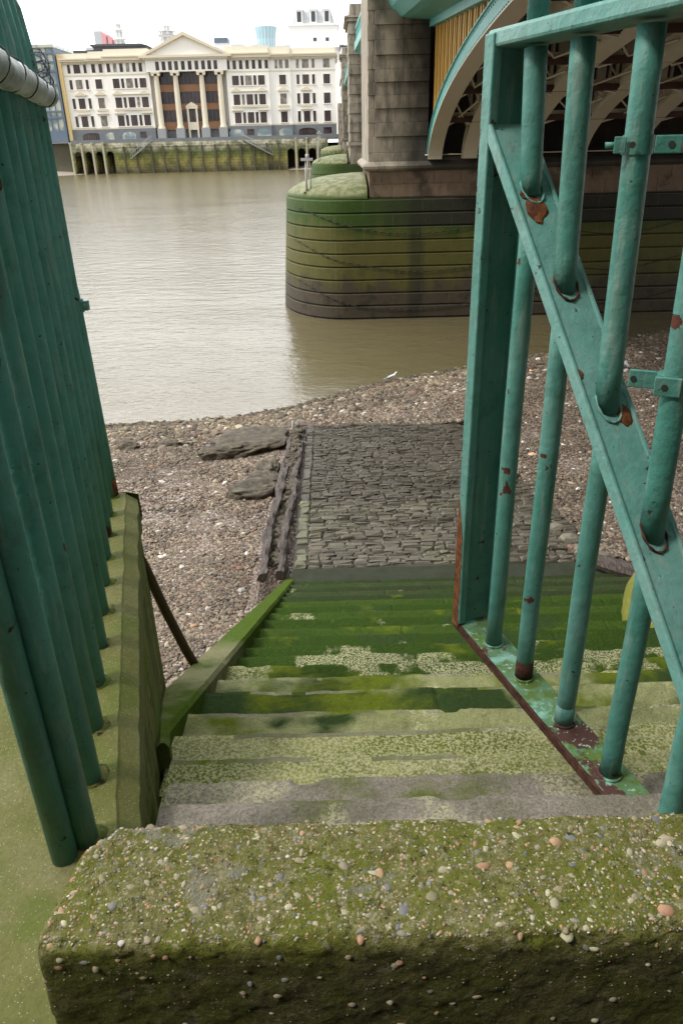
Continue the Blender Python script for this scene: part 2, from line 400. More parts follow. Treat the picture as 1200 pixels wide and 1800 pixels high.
def _():   # caisson of pier 1 and its neighbours: granite courses, algae by tide level
    n = NT('caisson_granite_algae'); x = n.xyz; z = x[2]
    wob = n.mul(n.math('SUBTRACT', n.noise(.8, 5, .6), .5), 1.5)
    wob = n.sum(wob, n.mul(n.math('SUBTRACT', n.noise(1.0, 5, .6, n.map((2.6, 2.6, .22))), .5), 1.5))
    low = n.mix(n.noise(9, 6, .65), (.034, .027, .018), (.078, .062, .040))
    mid = n.mix(n.noise(6, 6, .65, n.map((1, 1, .5))), (.055, .056, .009), (.108, .102, .026))
    top = n.mix(n.noise(5, 6, .65), (.014, .040, .003), (.048, .086, .008))
    zz = n.sum(z, wob)
    c = n.mix(n.step(zz, .9, 1.5), low, mid)
    c = n.mix(n.step(zz, 2.6, 3.1), c, top)
    grey = n.mul(n.step(z, 2.85, 3.0), n.step(n.sum(x[0], n.mul(wob, 1.0)), .6, 3.2))
    c = n.mix(grey, c, n.mix(n.noise(8, 5, .6), (.010, .012, .008), (.034, .032, .020)))
    xc = n.math('ABSOLUTE', n.math('SUBTRACT', n.sum(x[0], n.mul(n.math('SUBTRACT', n.noise(2.2, 3, .6), .5), .3)), 2.66))
    drip = n.mul(n.rng(xc, .15, .32, .9, 0), n.step(x[1], 0, 40))
    c = n.mix(drip, c, (.016, .016, .010))
    c = n.mix(n.mul(n.ramp(n.noise(2.6, 5, .6), [(.52, 0), (.64, .7)]), n.rng(z, .8, 2.0, 1, 0)), c, (.022, .020, .014))
    c = n.mix(n.mul(n.step(z, 3.82, 3.95), .85), c, n.mix(n.ramp(n.noise(3.5, 6, .65), [(.42, 0), (.6, 1)]), (.085, .105, .022), (.23, .215, .12)))
    br = n.t.nodes.new('ShaderNodeTexBrick'); n.link(n.map((1, 1, 1), loc=(0, 0, -.065), rot=(R(-90), 0, 0)), br.inputs[0])
    br.inputs['Scale'].default_value = 1.0; br.inputs['Brick Width'].default_value = 1.9; br.inputs['Row Height'].default_value = .415
    br.inputs['Mortar Size'].default_value = .009; br.inputs['Mortar Smooth'].default_value = .6
    c = n.mix(n.mul(n.mul(br.outputs['Fac'], .45), n.rng(z, 3.75, 3.8, 1, 0)), c, (.16, .15, .09))
    return n.done(c, .65, n.bump(n.noise(20, 7, .7), .6, .02), .3)
M['caisson'] = _()
def _():
    n = NT('pier_stone'); x = n.xyz
    c = n.mix(n.noise(3.0, 6, .65), (.225, .192, .148), (.400, .350, .280))
    st = n.noise(1.6, 6, .65, n.map((1.6, 1.6, .55)))
    c = n.mix(n.ramp(st, [(.46, 0), (.64, .85)]), c, (.105, .095, .080))
    shade_dark = n.mul(n.step(n.sum(x[0], n.mul(n.math('SUBTRACT', n.noise(1.4, 4, .6), .5), 1.3)), 1.75, 2.7), n.step(x[2], 4.5, 4.6))  # shade under the bridge put into the stone colour
    c = n.mix(n.mul(shade_dark, .88), c, (.028, .026, .023))
    ml = n.mul(n.rng(x[2], 3.8, 4.3, 1, 0), n.ramp(n.noise(5, 5, .6), [(.4, 0), (.6, .8)]))
    c = n.mix(ml, c, (.05, .06, .02))
    return n.done(c, .85, n.bump(n.noise(24, 7, .7), .5, .015), .25)
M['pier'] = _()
def _():
    n = NT('shade_dark_masonry'); c = n.mix(n.noise(3, 6, .65), (.018, .015, .012), (.070, .056, .042))  # masonry blackened to carry the shade of the arch void
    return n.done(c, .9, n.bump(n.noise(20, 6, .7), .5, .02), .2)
M['shade_dark'] = _()
def _():
    n = NT('pier_base_brownstone'); c = n.mix(n.noise(2.2, 6, .65, n.map((1.5, 1, .8))), (.105, .075, .050), (.26, .19, .135))
    c = n.mix(n.ramp(n.noise(1.2, 4, .6), [(.5, 0), (.62, .8)]), c, (.05, .042, .03))
    return n.done(c, .85, n.bump(n.noise(20, 6, .7), .5, .02), .25)
M['brownstone'] = _()
def simple(name, a, b, sc=3, rough=.7, spec=.3, bs=0):
    n = NT(name); c = n.mix(n.noise(sc, 5, .6), a, b)
    return n.done(c, rough, n.bump(n.noise(sc*6, 5, .6), bs, .01) if bs else None, spec)
M['cream_steel'] = simple('cream_painted_steel', (.48, .44, .34), (.60, .55, .44), 1.2, .6, .3, .2)
M['cream_rib'] = simple('stone_coloured_rib_soffit', (.52, .47, .37), (.62, .57, .46), .8, .55, .3, .2)
M['rust_beam'] = simple('red_brown_beam', (.045, .022, .016), (.085, .045, .030), 2, .8)
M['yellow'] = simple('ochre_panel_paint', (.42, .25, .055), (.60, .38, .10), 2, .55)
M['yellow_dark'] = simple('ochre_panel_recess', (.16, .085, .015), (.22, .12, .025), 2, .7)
M['deck_dark'] = simple('deck_underside', (.030, .028, .024), (.06, .055, .045), 1, .85)
M['facade'] = simple('cream_stone_facade', (.80, .78, .725), (.83, .81, .76), .25, .7)
M['facade_trim'] = simple('cream_stone_trim', (.60, .53, .40), (.68, .61, .48), .4, .7)
M['facade_roof'] = simple('attic_stone', (.66, .61, .50), (.72, .67, .56), .3, .75)
M['slate'] = simple('dark_slate_roof', (.05, .055, .065), (.08, .085, .095), .5, .6)
M['granite'] = simple('dark_granite_base', (.12, .13, .14), (.21, .22, .23), 1.2, .75)
M['granite_pale'] = simple('pale_granite', (.26, .27, .28), (.34, .35, .35), 1, .7)
M['ochre_wall'] = simple('ochre_return_wall', (.60, .45, .20), (.68, .53, .27), .4, .8)
M['bay_brown'] = simple('brown_spandrel', (.27, .14, .075), (.33, .18, .10), .8, .6)
M['white_far'] = simple('haze_white_stone', (.78, .77, .74), (.82, .81, .78), .2, .7)  # white stone, its paleness also standing in for haze on the spires
M['grey_far'] = simple('grey_lead', (.40, .43, .45), (.48, .51, .53), .4, .6)
M['blue_glass_far'] = simple('pale_blue_glass', (.30, .52, .60), (.42, .62, .70), .15, .2, .6)
M['red_far'] = simple('red_cladding', (.60, .28, .30), (.66, .34, .36), .2, .6)
M['steel_blue'] = simple('blue_grey_frame', (.10, .14, .19), (.15, .19, .25), .4, .5)
M['win_frame'] = simple('dark_window_frame', (.10, .075, .07), (.14, .11, .10), 1, .5)
M['quay_shade'] = simple('quay_recess_dark', (.018, .016, .012), (.035, .030, .022), .6, .9)  # dark back wall: shade of the arch voids put into its colour
M['pile'] = simple('weathered_pile', (.060, .055, .035), (.13, .12, .08), 2, .8)
M['concrete_post'] = simple('pale_concrete_post', (.34, .32, .22), (.48, .45, .34), 2, .8)
M['gull_white'] = simple('gull_white', (.70, .70, .68), (.78, .78, .76), 20, .7)
M['gull_grey'] = simple('gull_grey', (.30, .32, .34), (.38, .40, .42), 20, .7)
M['dark'] = simple('dark_iron', (.020, .020, .018), (.045, .04, .035), 8, .6)
M['galv'] = simple('galvanised_steel', (.34, .35, .34), (.46, .47, .46), 6, .5)
def glass(name, a, b, sc=.35):
    n = NT(name); c = n.mix(n.ramp(n.noise(sc, 2, .5), [(.45, 0), (.6, 1)]), a, b)
    return n.done(c, .12, None, .35)
M['win'] = glass('brown_tinted_window_glass', (.030, .018, .018), (.06, .040, .038))
M['win_blind'] = glass('window_with_pale_blind', (.16, .14, .12), (.30, .27, .23), 1.2)
M['win_blue'] = glass('pale_office_glass', (.20, .26, .28), (.48, .50, .42), .5)
def _():
    n = NT('quay_wall_algae'); x = n.xyz; z = n.sum(x[2], n.mul(n.math('SUBTRACT', n.noise(.25, 5, .6), .5), 1.6))
    c = n.ramp(n.rng(z, 0, 6.2, 0, 1), [(.0, (.07, .058, .040)), (.13, (.20, .165, .085)), (.34, (.33, .29, .09)),
        (.50, (.20, .20, .06)), (.64, (.11, .14, .05)), (.74, (.38, .36, .24)), (.84, (.56, .53, .40))])
    c = n.mix(n.ramp(n.noise(.7, 6, .65), [(.42, 0), (.62, .8)]), c, (.07, .085, .03))
    br = n.t.nodes.new('ShaderNodeTexBrick'); n.link(n.map((1, 1, 1), rot=(R(-90), 0, 0)), br.inputs[0])
    br.inputs['Scale'].default_value = 1.0; br.inputs['Brick Width'].default_value = 1.3; br.inputs['Row Height'].default_value = .55
    br.inputs['Mortar Size'].default_value = .035
    c = n.mix(n.mul(br.outputs['Fac'], .5), c, (.03, .03, .015))
    return n.done(c, .8, None, .25)
M['quay'] = _()

# ================================================================== THE PLACE
# ---- water, foreshore, land
struct('river_water', MB().grid(lambda u, v: (-420 + 840*u, 11 + 169*v, 0), 1, 1), M['water'], fix=False)
WE = np.array([(-60, 15.4), (-8, 15.4), (-4.97, 15.48), (-3.73, 15.57), (-2.5, 15.74), (-1.0, 16.42), (.07, 17.42), (1.54, 18.4), (3.1, 19.15),
               (4.1, 19.73), (5.7, 20.5), (8.65, 22.0), (11, 23.5), (16, 25), (60, 25.5)])
def beach_z(X, Y):
    X = np.asarray(X, float); Y = np.asarray(Y, float)
    ye = np.interp(X, WE[:, 0], WE[:, 1])
    k = np.interp(X, [-8, -1, 3, 10], [.082, .084, .078, .062])
    z = k*(ye - Y)
    z = z + .03*np.sin(1.7*X + .6*Y)*np.clip((ye - Y)/3, 0, 1) + .02*np.sin(3.1*Y - 1.3*X)*np.clip((ye - Y)/3, 0, 1)
    under = (X > -.95) & (X < 2.85) & (Y < 14.1)
    z = np.where(under, np.minimum(z, .9 - .084*(Y - 7.63)) - .14, z)
    under2 = (X > -.85) & (X < 3.4) & (Y < 7.75)
    z = np.where(under2, .55, z)
    return z
def foreshore():
    xs = np.concatenate([np.linspace(-60, -7, 30), np.linspace(-6.9, 14, 210), np.linspace(14.5, 60, 30)])
    ys = np.concatenate([np.linspace(-2, 30, 220)])
    XX, YY = np.meshgrid(xs, ys); ZZ = beach_z(XX, YY)
    nz = np.array([mn.fractal(Vector((a*1.3, b*1.3, 0)), 1, 2, 4) for a, b in zip(XX.ravel(), YY.ravel())]).reshape(XX.shape)
    edge = np.clip((np.interp(XX, WE[:, 0], WE[:, 1]) - YY)/1.0, .25, 1)
    ZZ = ZZ + .022*nz*edge
    V = np.stack([XX, YY, ZZ], -1).reshape(-1, 3); nx = len(xs); ny = len(ys)
    i, j = np.meshgrid(np.arange(nx-1), np.arange(ny-1)); a = (j*nx + i).ravel()
    F = np.stack([a, a+1, a+nx+1, a+nx], -1)
    o = np_mesh('foreshore', V, F, M['foreshore'], smooth=True); o['kind'] = 'structure'
foreshore()
struct('city_ground', MB().grid(lambda u, v: (-900 + 1800*u, 181.5 + 2200*v, 6.3), 1, 1), simple('city_paving', (.22, .21, .2), (.3, .29, .27)), fix=False)

# ---- shingle: countless stones, one object
ICO = []
def ico():
    t = (1 + 5**.5)/2
    v = np.array([(-1,t,0),(1,t,0),(-1,-t,0),(1,-t,0),(0,-1,t),(0,1,t),(0,-1,-t),(0,1,-t),(t,0,-1),(t,0,1),(-t,0,-1),(-t,0,1)], float)
    f = np.array([(0,11,5),(0,5,1),(0,1,7),(0,7,10),(0,10,11),(1,5,9),(5,11,4),(11,10,2),(10,7,6),(7,1,8),(3,9,4),(3,4,2),(3,2,6),(3,6,8),(3,8,9),(4,9,5),(2,4,11),(6,2,10),(8,6,7),(9,8,1)])
    return v/np.linalg.norm(v[0]), f
OCT = (np.array([(1,0,0),(-1,0,0),(0,1,0),(0,-1,0),(0,0,1),(0,0,-1)], float),
       np.array([(0,2,4),(2,1,4),(1,3,4),(3,0,4),(2,0,5),(1,2,5),(3,1,5),(0,3,5)]))
def subdiv(v, f):
    v = list(map(tuple, v)); cache = {}; out = []
    def mid(a, b):
        k = (min(a, b), max(a, b))
        if k not in cache:
            p = (np.array(v[a]) + np.array(v[b]))/2; p /= np.linalg.norm(p); cache[k] = len(v); v.append(tuple(p))
        return cache[k]
    for a, b, c in f:
        ab, bc, ca = mid(a, b), mid(b, c), mid(c, a); out += [(a,ab,ca),(b,bc,ab),(c,ca,bc),(ab,bc,ca)]
    return np.array(v), np.array(out)
def stones(P, S, shape, jit=.22, tilt=.5, flat=(.45, .75), lump=None):
    """P (n,3) centres, S (n,) radius -> verts, faces"""
    v0, f0 = shape; n = len(P); k = len(v0)
    sc = np.stack([S*rng.uniform(.9, 1.5, n), S*rng.uniform(.65, 1.0, n), S*rng.uniform(*flat, n)], -1)
    V = v0[None]*(1 + rng.normal(0, jit, (n, k, 1))*.6)*sc[:, None, :]
    a = rng.uniform(0, 2*np.pi, n); b = rng.normal(0, tilt, n)*.6
    ca, sa, cb, sb = np.cos(a), np.sin(a), np.cos(b), np.sin(b)
    x, y, z = V[..., 0], V[..., 1], V[..., 2]
    y2 = y*cb[:, None] - z*sb[:, None]; z2 = y*sb[:, None] + z*cb[:, None]
    x3 = x*ca[:, None] - y2*sa[:, None]; y3 = x*sa[:, None] + y2*ca[:, None]
    V = np.stack([x3, y3, z2], -1) + P[:, None, :]
    F = f0[None] + (np.arange(n)*k)[:, None, None]
    return V.reshape(-1, 3), F.reshape(-1, 3)
PAL = np.array([(.125,.094,.068),(.16,.122,.086),(.20,.158,.112),(.11,.090,.070),(.25,.205,.145),(.075,.062,.050),(.165,.135,.094),(.15,.088,.062),(.28,.235,.170)])
def tints(n, k, pal=PAL, whites=.008, bright=1.0):
    c = pal[rng.integers(0, len(pal), n)]*rng.uniform(.7, 1.25, (n, 1))*bright
    w = rng.random(n) < whites; c[w] = np.array([.62, .58, .52])*rng.uniform(.8, 1.1, (w.sum(), 1))
    return np.repeat(c, k, 0)
def shingle():
    VV, FF, CC = [], [], []; off = 0
    def patch(x0, x1, y0, y1, dens, r0, r1, shape, bright, whites, keep=None, lift=.0):
        nonlocal off
        n = int((x1-x0)*(y1-y0)*dens); X = rng.uniform(x0, x1, n); Y = rng.uniform(y0, y1, n)
        ye = np.interp(X, WE[:, 0], WE[:, 1]); ok = Y < ye + .12*rng.random(n)
        ok &= ~((X > -1.12) & (X < 2.75 + .0*Y) & (Y < 14.15)); ok &= ~((X > -1.0) & (X < 3.5) & (Y < 7.7))
        ok &= ~((X < -.93) & (Y < 2.95)); ok &= ~((X > 3.4) & (Y < 2.6))
        # inside the view, with a margin
        dep = Y*.893 + (5.5)*.449; ok &= (np.abs(X)/dep < .56)
        if keep is not None: ok &= keep(X, Y)
        X, Y = X[ok], Y[ok]; n = len(X); S = rng.uniform(r0, r1, n)**1.0
        S *= np.where(rng.random(n) < .05, 1.7, 1)
        Z = beach_z(X, Y) + S*.15 + lift
        P = np.stack([X, Y, Z], -1); V, F = stones(P, S, shape); k = len(shape[0])
        lowf = np.array([mn.noise(Vector((a*.55, b*.8, 3.3))) for a, b in zip(X, Y)]); hf = np.array([mn.noise(Vector((a*1.9, b*2.6, 8.1))) for a, b in zip(X, Y)])
        ye = np.interp(X, WE[:, 0], WE[:, 1]); near = np.clip(1 - (ye - Y)/2.0, 0, 1)
        f = (1 + .38*lowf + .28*hf)[:, None]*np.ones((1, 3)); f = f*(1 + near[:, None]*np.array([[.10, .12, .02]])) 
        f = f*np.where((ye - Y)[:, None] < .30 + .25*hf[:, None], .55, 1.0)
        f = f*np.where((rng.random(n) < .015)[:, None], np.array([[1.3, .85, .65]]), 1.0)
        VV.append(V); FF.append(F + off); CC.append(tints(n, k, bright=bright, whites=whites)*np.repeat(f, k, 0)); off += len(V)
    I = ico(); shore = lambda X, Y: np.interp(X, WE[:, 0], WE[:, 1]) - Y < 2.6
    sandy = lambda X, Y: rng.random(len(X)) < np.clip(1.25 - 1.1*np.exp(-(((X + 3.0)/1.3)**2 + ((Y - 10.6)/1.2)**2)), .25, 1)
    patch(-5.5, -.7, 2.95, 9.0, 1350, .014, .026, I, 1.05, .006, sandy)
    patch(-6.5, -.7, 9.0, 15.6, 1000, .016, .029, I, 1.08, .006, sandy)
    patch(2.7, 9.0, 4.0, 13.0, 950, .016, .030, I, .85, .010)
    patch(2.7, 14, 13.0, 24, 480, .022, .040, OCT, .85, .010)
    patch(-2.0, 3.5, 14.15, 19.5, 650, .020, .038, I, 1.15, .02)
    # larger stones along the water's edge
    patch(-7, 12, 13.4, 24, 60, .03, .075, I, 1.15, .04, shore)
    patch(-6, 9, 3, 20, 4, .03, .06, I, 1.3, .3)
    V = np.concatenate(VV); F = np.concatenate(FF); C = np.concatenate(CC)
    o = np_mesh('shingle', V, F, M['shingle'], C); o['kind'] = 'stuff'
    tag(o, 'brown and pink shingle covering the foreshore', 'shingle')
shingle()
# ================================================================== near bank
# ledge / retaining wall on the left
EDGE = lambda y: -.517 - .2375*(y - 1.178)          # right-hand edge of the ledge at its top
def ledge_wall():
    top = 4.15; t = thing('retaining_wall', 'green mossy concrete retaining wall carrying the railings left of the steps', 'wall', (-3, 2, .3))
    m = MB()
    # the coping: top sheet with an uneven edge, chamfer, then the wall face
    ys = np.linspace(-.9, 2.93, 150)
    def f(u, v):
        y = ys[0] + (ys[-1] - ys[0])*v; e = EDGE(y) + .006*mn.fractal(Vector((0, y*9, 3)), 1, 2, 4)
        prof = [(-9.0 - e, 0), (-1.2, 0), (-.30, 0), (-.08, 0), (-.006, 0), (0, -.006), (.044, -.036), (.046, -.13), (.034, -.145)]
        i = u*(len(prof)-1); a, b = prof[int(round(i))]
        return (e + a, y, top + b + .004*mn.fractal(Vector(((e+a)*4, y*6, b*8)), 1, 2, 4)*(1 if a > -2 else 0))
    m.grid(f, 8, 150, False)
    m.grid(lambda u, v: (EDGE(2.93) + .002 + .042*min(1, v*3) - 8*u*(1 if u else 0), 2.93 + [0, .02, .03, .0][int(round(v*3))], top - [0.001, .02, .13, .15][int(round(v*3))]), 40, 3)
    build('coping', m, M['ledge'], t, bevel=0)
    m = MB(); 
    def g(u, v):
        y = -.9 + (2.90 + .9)*u; z = 4.01 + (0.3 - 4.01)*v
        return (EDGE(y) + .033 + .004*v + .006*mn.fractal(Vector((y*3, 0, z*1.2)), 1, 2, 4), y, z)
    m.grid(g, 120, 60)
    m.grid(lambda u, v: (EDGE(2.90) + .033 + .004*v - 8*u, 2.90 + .012*mn.fractal(Vector((u*60, 5, v*6)), 1, 2, 3), 4.01 + (.3-4.01)*v), 60, 20)
    build('face', m, M['wall_side'], t)
ledge_wall()

# the concrete block across the foot of the picture
def coping_block():
    t = thing('concrete_block', 'thick pebbly concrete parapet block with moss in the foreground', 'parapet', (.55, .83, 4.0))
    x0, x1, y0, y1, z0, z1 = -.500, 1.75, .715, .950, 3.60, 4.405; r = .022
    def rounded(p):
        q = Vector((min(max(p[0], x0+r), x1-r), min(max(p[1], y0+r), y1-r), min(max(p[2], z0+r), z1-r)))
        d = Vector(p) - q; n = d.normalized() if d.length > 1e-9 else Vector((0,0,1)); s = q + n*r
        fr = .75 if p[2] < z1 - .03 else 1
        k = fr*(.0045*mn.fractal(s*22, .9, 2, 5) + .006*mn.fractal(s*6 + Vector((9,1,4)), 1, 2, 3))
        # crumbled arris on the front edge and the chipped far-left corner
        ef = math.exp(-((s.y-y0)**2 + (s.z-z1)**2)/.0009); k -= .012*ef*max(0, mn.fractal(s*17, 1, 2, 4)+.35)
        eb = math.exp(-((s.y-y1)**2 + (s.z-z1)**2)/.0007); k -= .010*eb*max(0, mn.fractal(s*13, 1, 2, 4)+.3)
        cl = math.exp(-((s.x-x0)**2 + (s.y-y1)**2)/.0016); s = s + Vector((.035*cl, -.03*cl, -.01*cl))
        s.x += max(0, (s.y - y0))*.16*math.exp(-((s.x-x0)/.12)**2)
        return s + n*k
    m = MB()
    NX, NY, NZ = 470, 56, 60; zt = 4.15
    m.grid(lambda u, v: rounded((x0+(x1-x0)*u, y0+(y1-y0)*v, z1)), NX, NY)
    m.grid(lambda u, v: rounded((x0+(x1-x0)*u, y0, z1+(zt-z1)*(1-v))), NX, NZ)
    m.grid(lambda u, v: rounded((x0, y1+(y0-y1)*u, z1+(zt-z1)*(1-v))), NY, NZ)
    m.grid(lambda u, v: rounded((x0+(x1-x0)*(1-u), y1, z1+(zt-z1)*(1-v))), NX//3, 20)
    m.box(x0+.01, x1, y0+.012, y1-.012, 3.6, 4.20)
    blk = build('block_body', m, M['aggregate'], t, fix=False)
    # aggregate pebbles half-sunk in the top and the upper part of the front
    pal = np.array([(.36,.21,.12),(.32,.17,.10),(.26,.20,.13),(.15,.145,.15),(.12,.12,.13),(.36,.32,.22),(.38,.35,.24),(.24,.22,.15),(.30,.25,.17),(.22,.18,.11)])*1.15
    VV, FF, CC, off = [], [], [], 0
    for (n, r0, r1, shp, face, whites, jit) in ((420, .0035, .0080, subdiv(*ico()), 'top', .02, .12), (9000, .0013, .0042, ico(), 'top', .03, .30),
                                          (45, .009, .0135, subdiv(*ico()), 'top', .0, .10),
                                          (90, .004, .010, subdiv(*ico()), 'front', .0, .1), (900, .0014, .0035, ico(), 'front', .02, .25)):
        X = rng.uniform(x0+.01, x1-.02, n); S = rng.uniform(r0, r1, n); P = []
        for i in range(n):
            if face == 'top':
                y = rng.uniform(y0+.004, y1-.006); p = rounded((X[i], y, z1)); P.append((p.x, p.y, p.z - S[i]*.30))
            else:
                z = z1 - .02 - abs(rng.normal(0, .10)); p = rounded((X[i], y0, z)); P.append((p.x, p.y + S[i]*.62, p.z))
        P = np.array(P); fl = (.38, .6) if face == 'top' else (.7, .9)
        V, F = stones(P, S, shp, jit=jit, tilt=.25, flat=fl); k = len(shp[0])
        VV.append(V); FF.append(F+off); CC.append(tints(n, k, pal, whites)); off += len(V)
    loc = ORG[t.name]
    o = np_mesh('aggregate_pebbles', np.concatenate(VV), np.concatenate(FF), M['pebble'], np.concatenate(CC), loc=loc, smooth=True)
    o.parent = t; o.location = (0, 0, 0); o['kind'] = 'stuff'
coping_block()

# ---- the stairs
NOSE = [(1.10, 1.28), (1.34, 1.474), (1.60, 1.674), (1.85, 1.837), (2.12, 1.98), (2.40, 2.13), (2.71, 2.28), (2.99, 2.43), (3.28, 2.58), (3.56, 2.73),
        (3.85, 2.88), (4.16, 3.03), (4.47, 3.18), (4.79, 3.33)]
while NOSE[-1][0] < 7.0: NOSE.append((NOSE[-1][0] + .31, NOSE[-1][1] + .150))
def stairs():
    t = thing('stone_stairs', 'broad worn stone stairs down to the foreshore, coated in green algae', 'stairs', (1.2, 4.2, .8))
    prev = .955; x1 = 3.25
    for i, (y, D) in enumerate(NOSE):
        z = EYE - D; m = MB(); nx = 190; sd = i*3.7
        x0 = -.83 if y > 2.5 else EDGE(prev) + .03
        if y > 3.2: x0 = -.70
        def wear(x, a, yy): 
            return .011*mn.fractal(Vector((x*2.2, sd, a)), 1, 2, 5) + .006*mn.fractal(Vector((x*11, sd, a)), 1, 2, 3)
        # rows: back, mid.., front arris, riser down
        rows = [(prev - .03, z - .002), (prev + (y-prev)*.35, z - .004), (prev + (y-prev)*.7, z - .002), (y - .035, z), (y - .012, z - .003), (y, z - .016), (y + .004, z - .06), (y + .002, z - .30)]
        def f(u, v):
            k = int(round(v*(len(rows)-1))); yy, zz = rows[k]; x = x0 + (x1-x0)*u
            w = wear(x, 0, yy); joint = .006 if any(abs(x - j) < .012 for j in (.42 + (i % 3)*.5, 1.9 + (i % 2)*.35)) else 0
            chip = max(0, mn.fractal(Vector((x*5, sd+9, 2)), 1, 2, 3) - .35)*.05 if k in (4, 5, 6) else 0
            return (x, yy + (w if k >= 3 else 0) - chip, zz + .35*wear(x, 5, yy) - joint - chip*.6)
        m.grid(f, nx, len(rows)-1, False)
        mi = i if i <= 10 else ((11 if i % 2 else 13) if i < 17 else (12 if i % 2 else 14)); L0 = len(m.mi)
        for q in range((4 if i > 7 else 3)*nx, 5*nx):          # worn arris painted paler, making up for weak shade below the nose
            xx = (q % nx)/nx*3
            if mn.fractal(Vector((xx*2.4, i*5.1, 0)), 1, 2, 4) > -.12: m.mi[q] = 1
        m.box(x0, x1, prev - .04, y - .02, z - .34, z - .03)
        build('step', m, [M['steps'][mi], M['nose_green'] if i > 7 else M['nose_pale'] if i > 2 else M['steps'][mi]], t, fix=False)
        prev = y
    x0 = -.605
    # landing at the foot
    m = MB()
    m.grid(lambda u, v: (x0 - .0 + (3.3-x0)*u, NOSE[-1][0] - .02 + (7.66-NOSE[-1][0])*v, .905 + .008*mn.fractal(Vector((u*12, v*3, 7)), 1, 2, 4)), 120, 14)
    m.box(x0, 3.3, NOSE[-1][0]-.02, 7.65, .4, .88)
    build('landing', m, M['landing'], t, fix=False)
    # kerb down the left side
    m = MB()
    def k(u, v):
        y = 1.95 + (7.62-1.95)*v; s = (y-2.64)/(7.45-2.64)
        xo = max(-.840 + .15*s, EDGE(y) + .030) if y < 2.95 else -.840 + .15*s; xi = max(-.658 + .018*(y - 2.42), xo + .045); zt = EYE - (2.13 + .5*(y - 2.40)) + .035 - max(0, y-7.2)*.0
        prof = [(xo-.005, -.9), (xo, -.02), (xo+.014, 0), (xi-.018, 0), (xi, -.02), (xi+.004, -.5)]
        a, b = prof[int(round(u*5))]
        w = .010*mn.fractal(Vector((a*8, y*2.4, b*4)), 1, 2, 5)
        return (a + w, y, zt + b + (w*.8 if b > -.1 else 0))
    m.grid(k, 5, 170, False)
    e = k(0, 1), k(.2, 1), k(.4, 1), k(.6, 1), k(.8, 1), k(1, 1); m.add(e, [tuple(range(6))])
    e = k(0, 0), k(.2, 0), k(.4, 0), k(.6, 0), k(.8, 0), k(1, 0); m.add(e, [tuple(range(6))[::-1]])
    build('kerb', m, M['kerb'], t, fix=False)
    return t
stairs()

# right-hand bank: mossy boulder, timber, far-right embankment (outside the frame)
def rock(name, c, s, mat, label, cat, seed, sub=4, amp=.22, group=None, flatten=0, rot=0, freq=1.3):
    v, f = ico()
    for _i in range(sub): v, f = subdiv(v, f)
    V = []; cr, sr = math.cos(rot), math.sin(rot)
    for p in v:
        q = Vector(p); d = 1 + amp*mn.fractal(q*freq + Vector((seed, seed*2, 0)), .9, 2, 5)
        if flatten: q = Vector((q.x, q.y, math.copysign(abs(q.z)**flatten, q.z)))
        x, y, z = q.x*d*s[0], q.y*d*s[1], q.z*d*s[2]
        V.append((c[0] + x*cr - y*sr, c[1] + x*sr + y*cr, c[2] + z))
    m = MB(); m.add(V, [tuple(q) for q in f], True)
    return tag(build(name, m, mat, loc=(c[0], c[1], c[2] - s[2]*.6)), label, cat, group)
rock('mossy_boulder', (2.78, 4.45, 2.30), (.70, .72, .52), M['mossrock'], 'big rounded boulder coated in yellow green algae beside the stairs', 'boulder', 3.3, amp=.09)
m = MB(); m.path([(2.95, 7.55, .99), (3.15, 7.3, 1.03), (3.42, 7.0, 1.09), (3.9, 6.7, 1.15)], [.085, .10, .11, .10], 8, smooth=False)
tag(build('timber_baulk', m, M['timber'], loc=(3.3, 7.1, .9)), 'dark old timber baulk at the right foot of the stairs', 'timber')
m = MB(); m.box(3.45, 40, -3, 2.2, -.5, 4.1)
tag(build('embankment_wall', m, M['shade_dark'], loc=(20, 0, 0)), 'river embankment wall under the bridge to the right of the stairs', 'wall')
m = MB(); m.box(-9, 3.45, -3, .30, 2.2, 4.72); m.box(-9, 3.45, -3, 1.0, 1.8, 3.62)  # unseen parapet shaped to keep the front of the block dark
tag(build('unseen_shade_parapet', m, M['shade_dark'], loc=(0, -1, 3)), 'embankment parapet at the viewer\'s feet in front of the block', 'wall')

def behind():  # unseen building added to keep south sky off the near objects
    t = thing('sky_blocking_building', 'unseen building added behind the promenade to block the south sky', 'building', (-10, -6, 4.1))
    m = MB(); m.box(-34, 2.6, -20, -6, 2.2, 17.5); w = build('wall', m, M['brownstone'], t)
    m = MB(); m.box(-34.3, 2.9, -20.3, -5.6, 17.5, 18.1); build('parapet', m, M['granite'], w)
    for X in range(-32, 2, 4):
        for z in (5.2, 9.0, 12.8):
            m = MB(); m.box(X, X + 1.6, -6.06, -5.98, z, z + 2.3); build('window', m, M['win'], t)
    m = MB(); m.box(-34, 3.4, -6, -3, 2.2, 3.9); tag(build('promenade', m, M['granite'], loc=(-10, -4, 2.2)), 'paved riverside promenade behind the parapet', 'pavement')
behind()

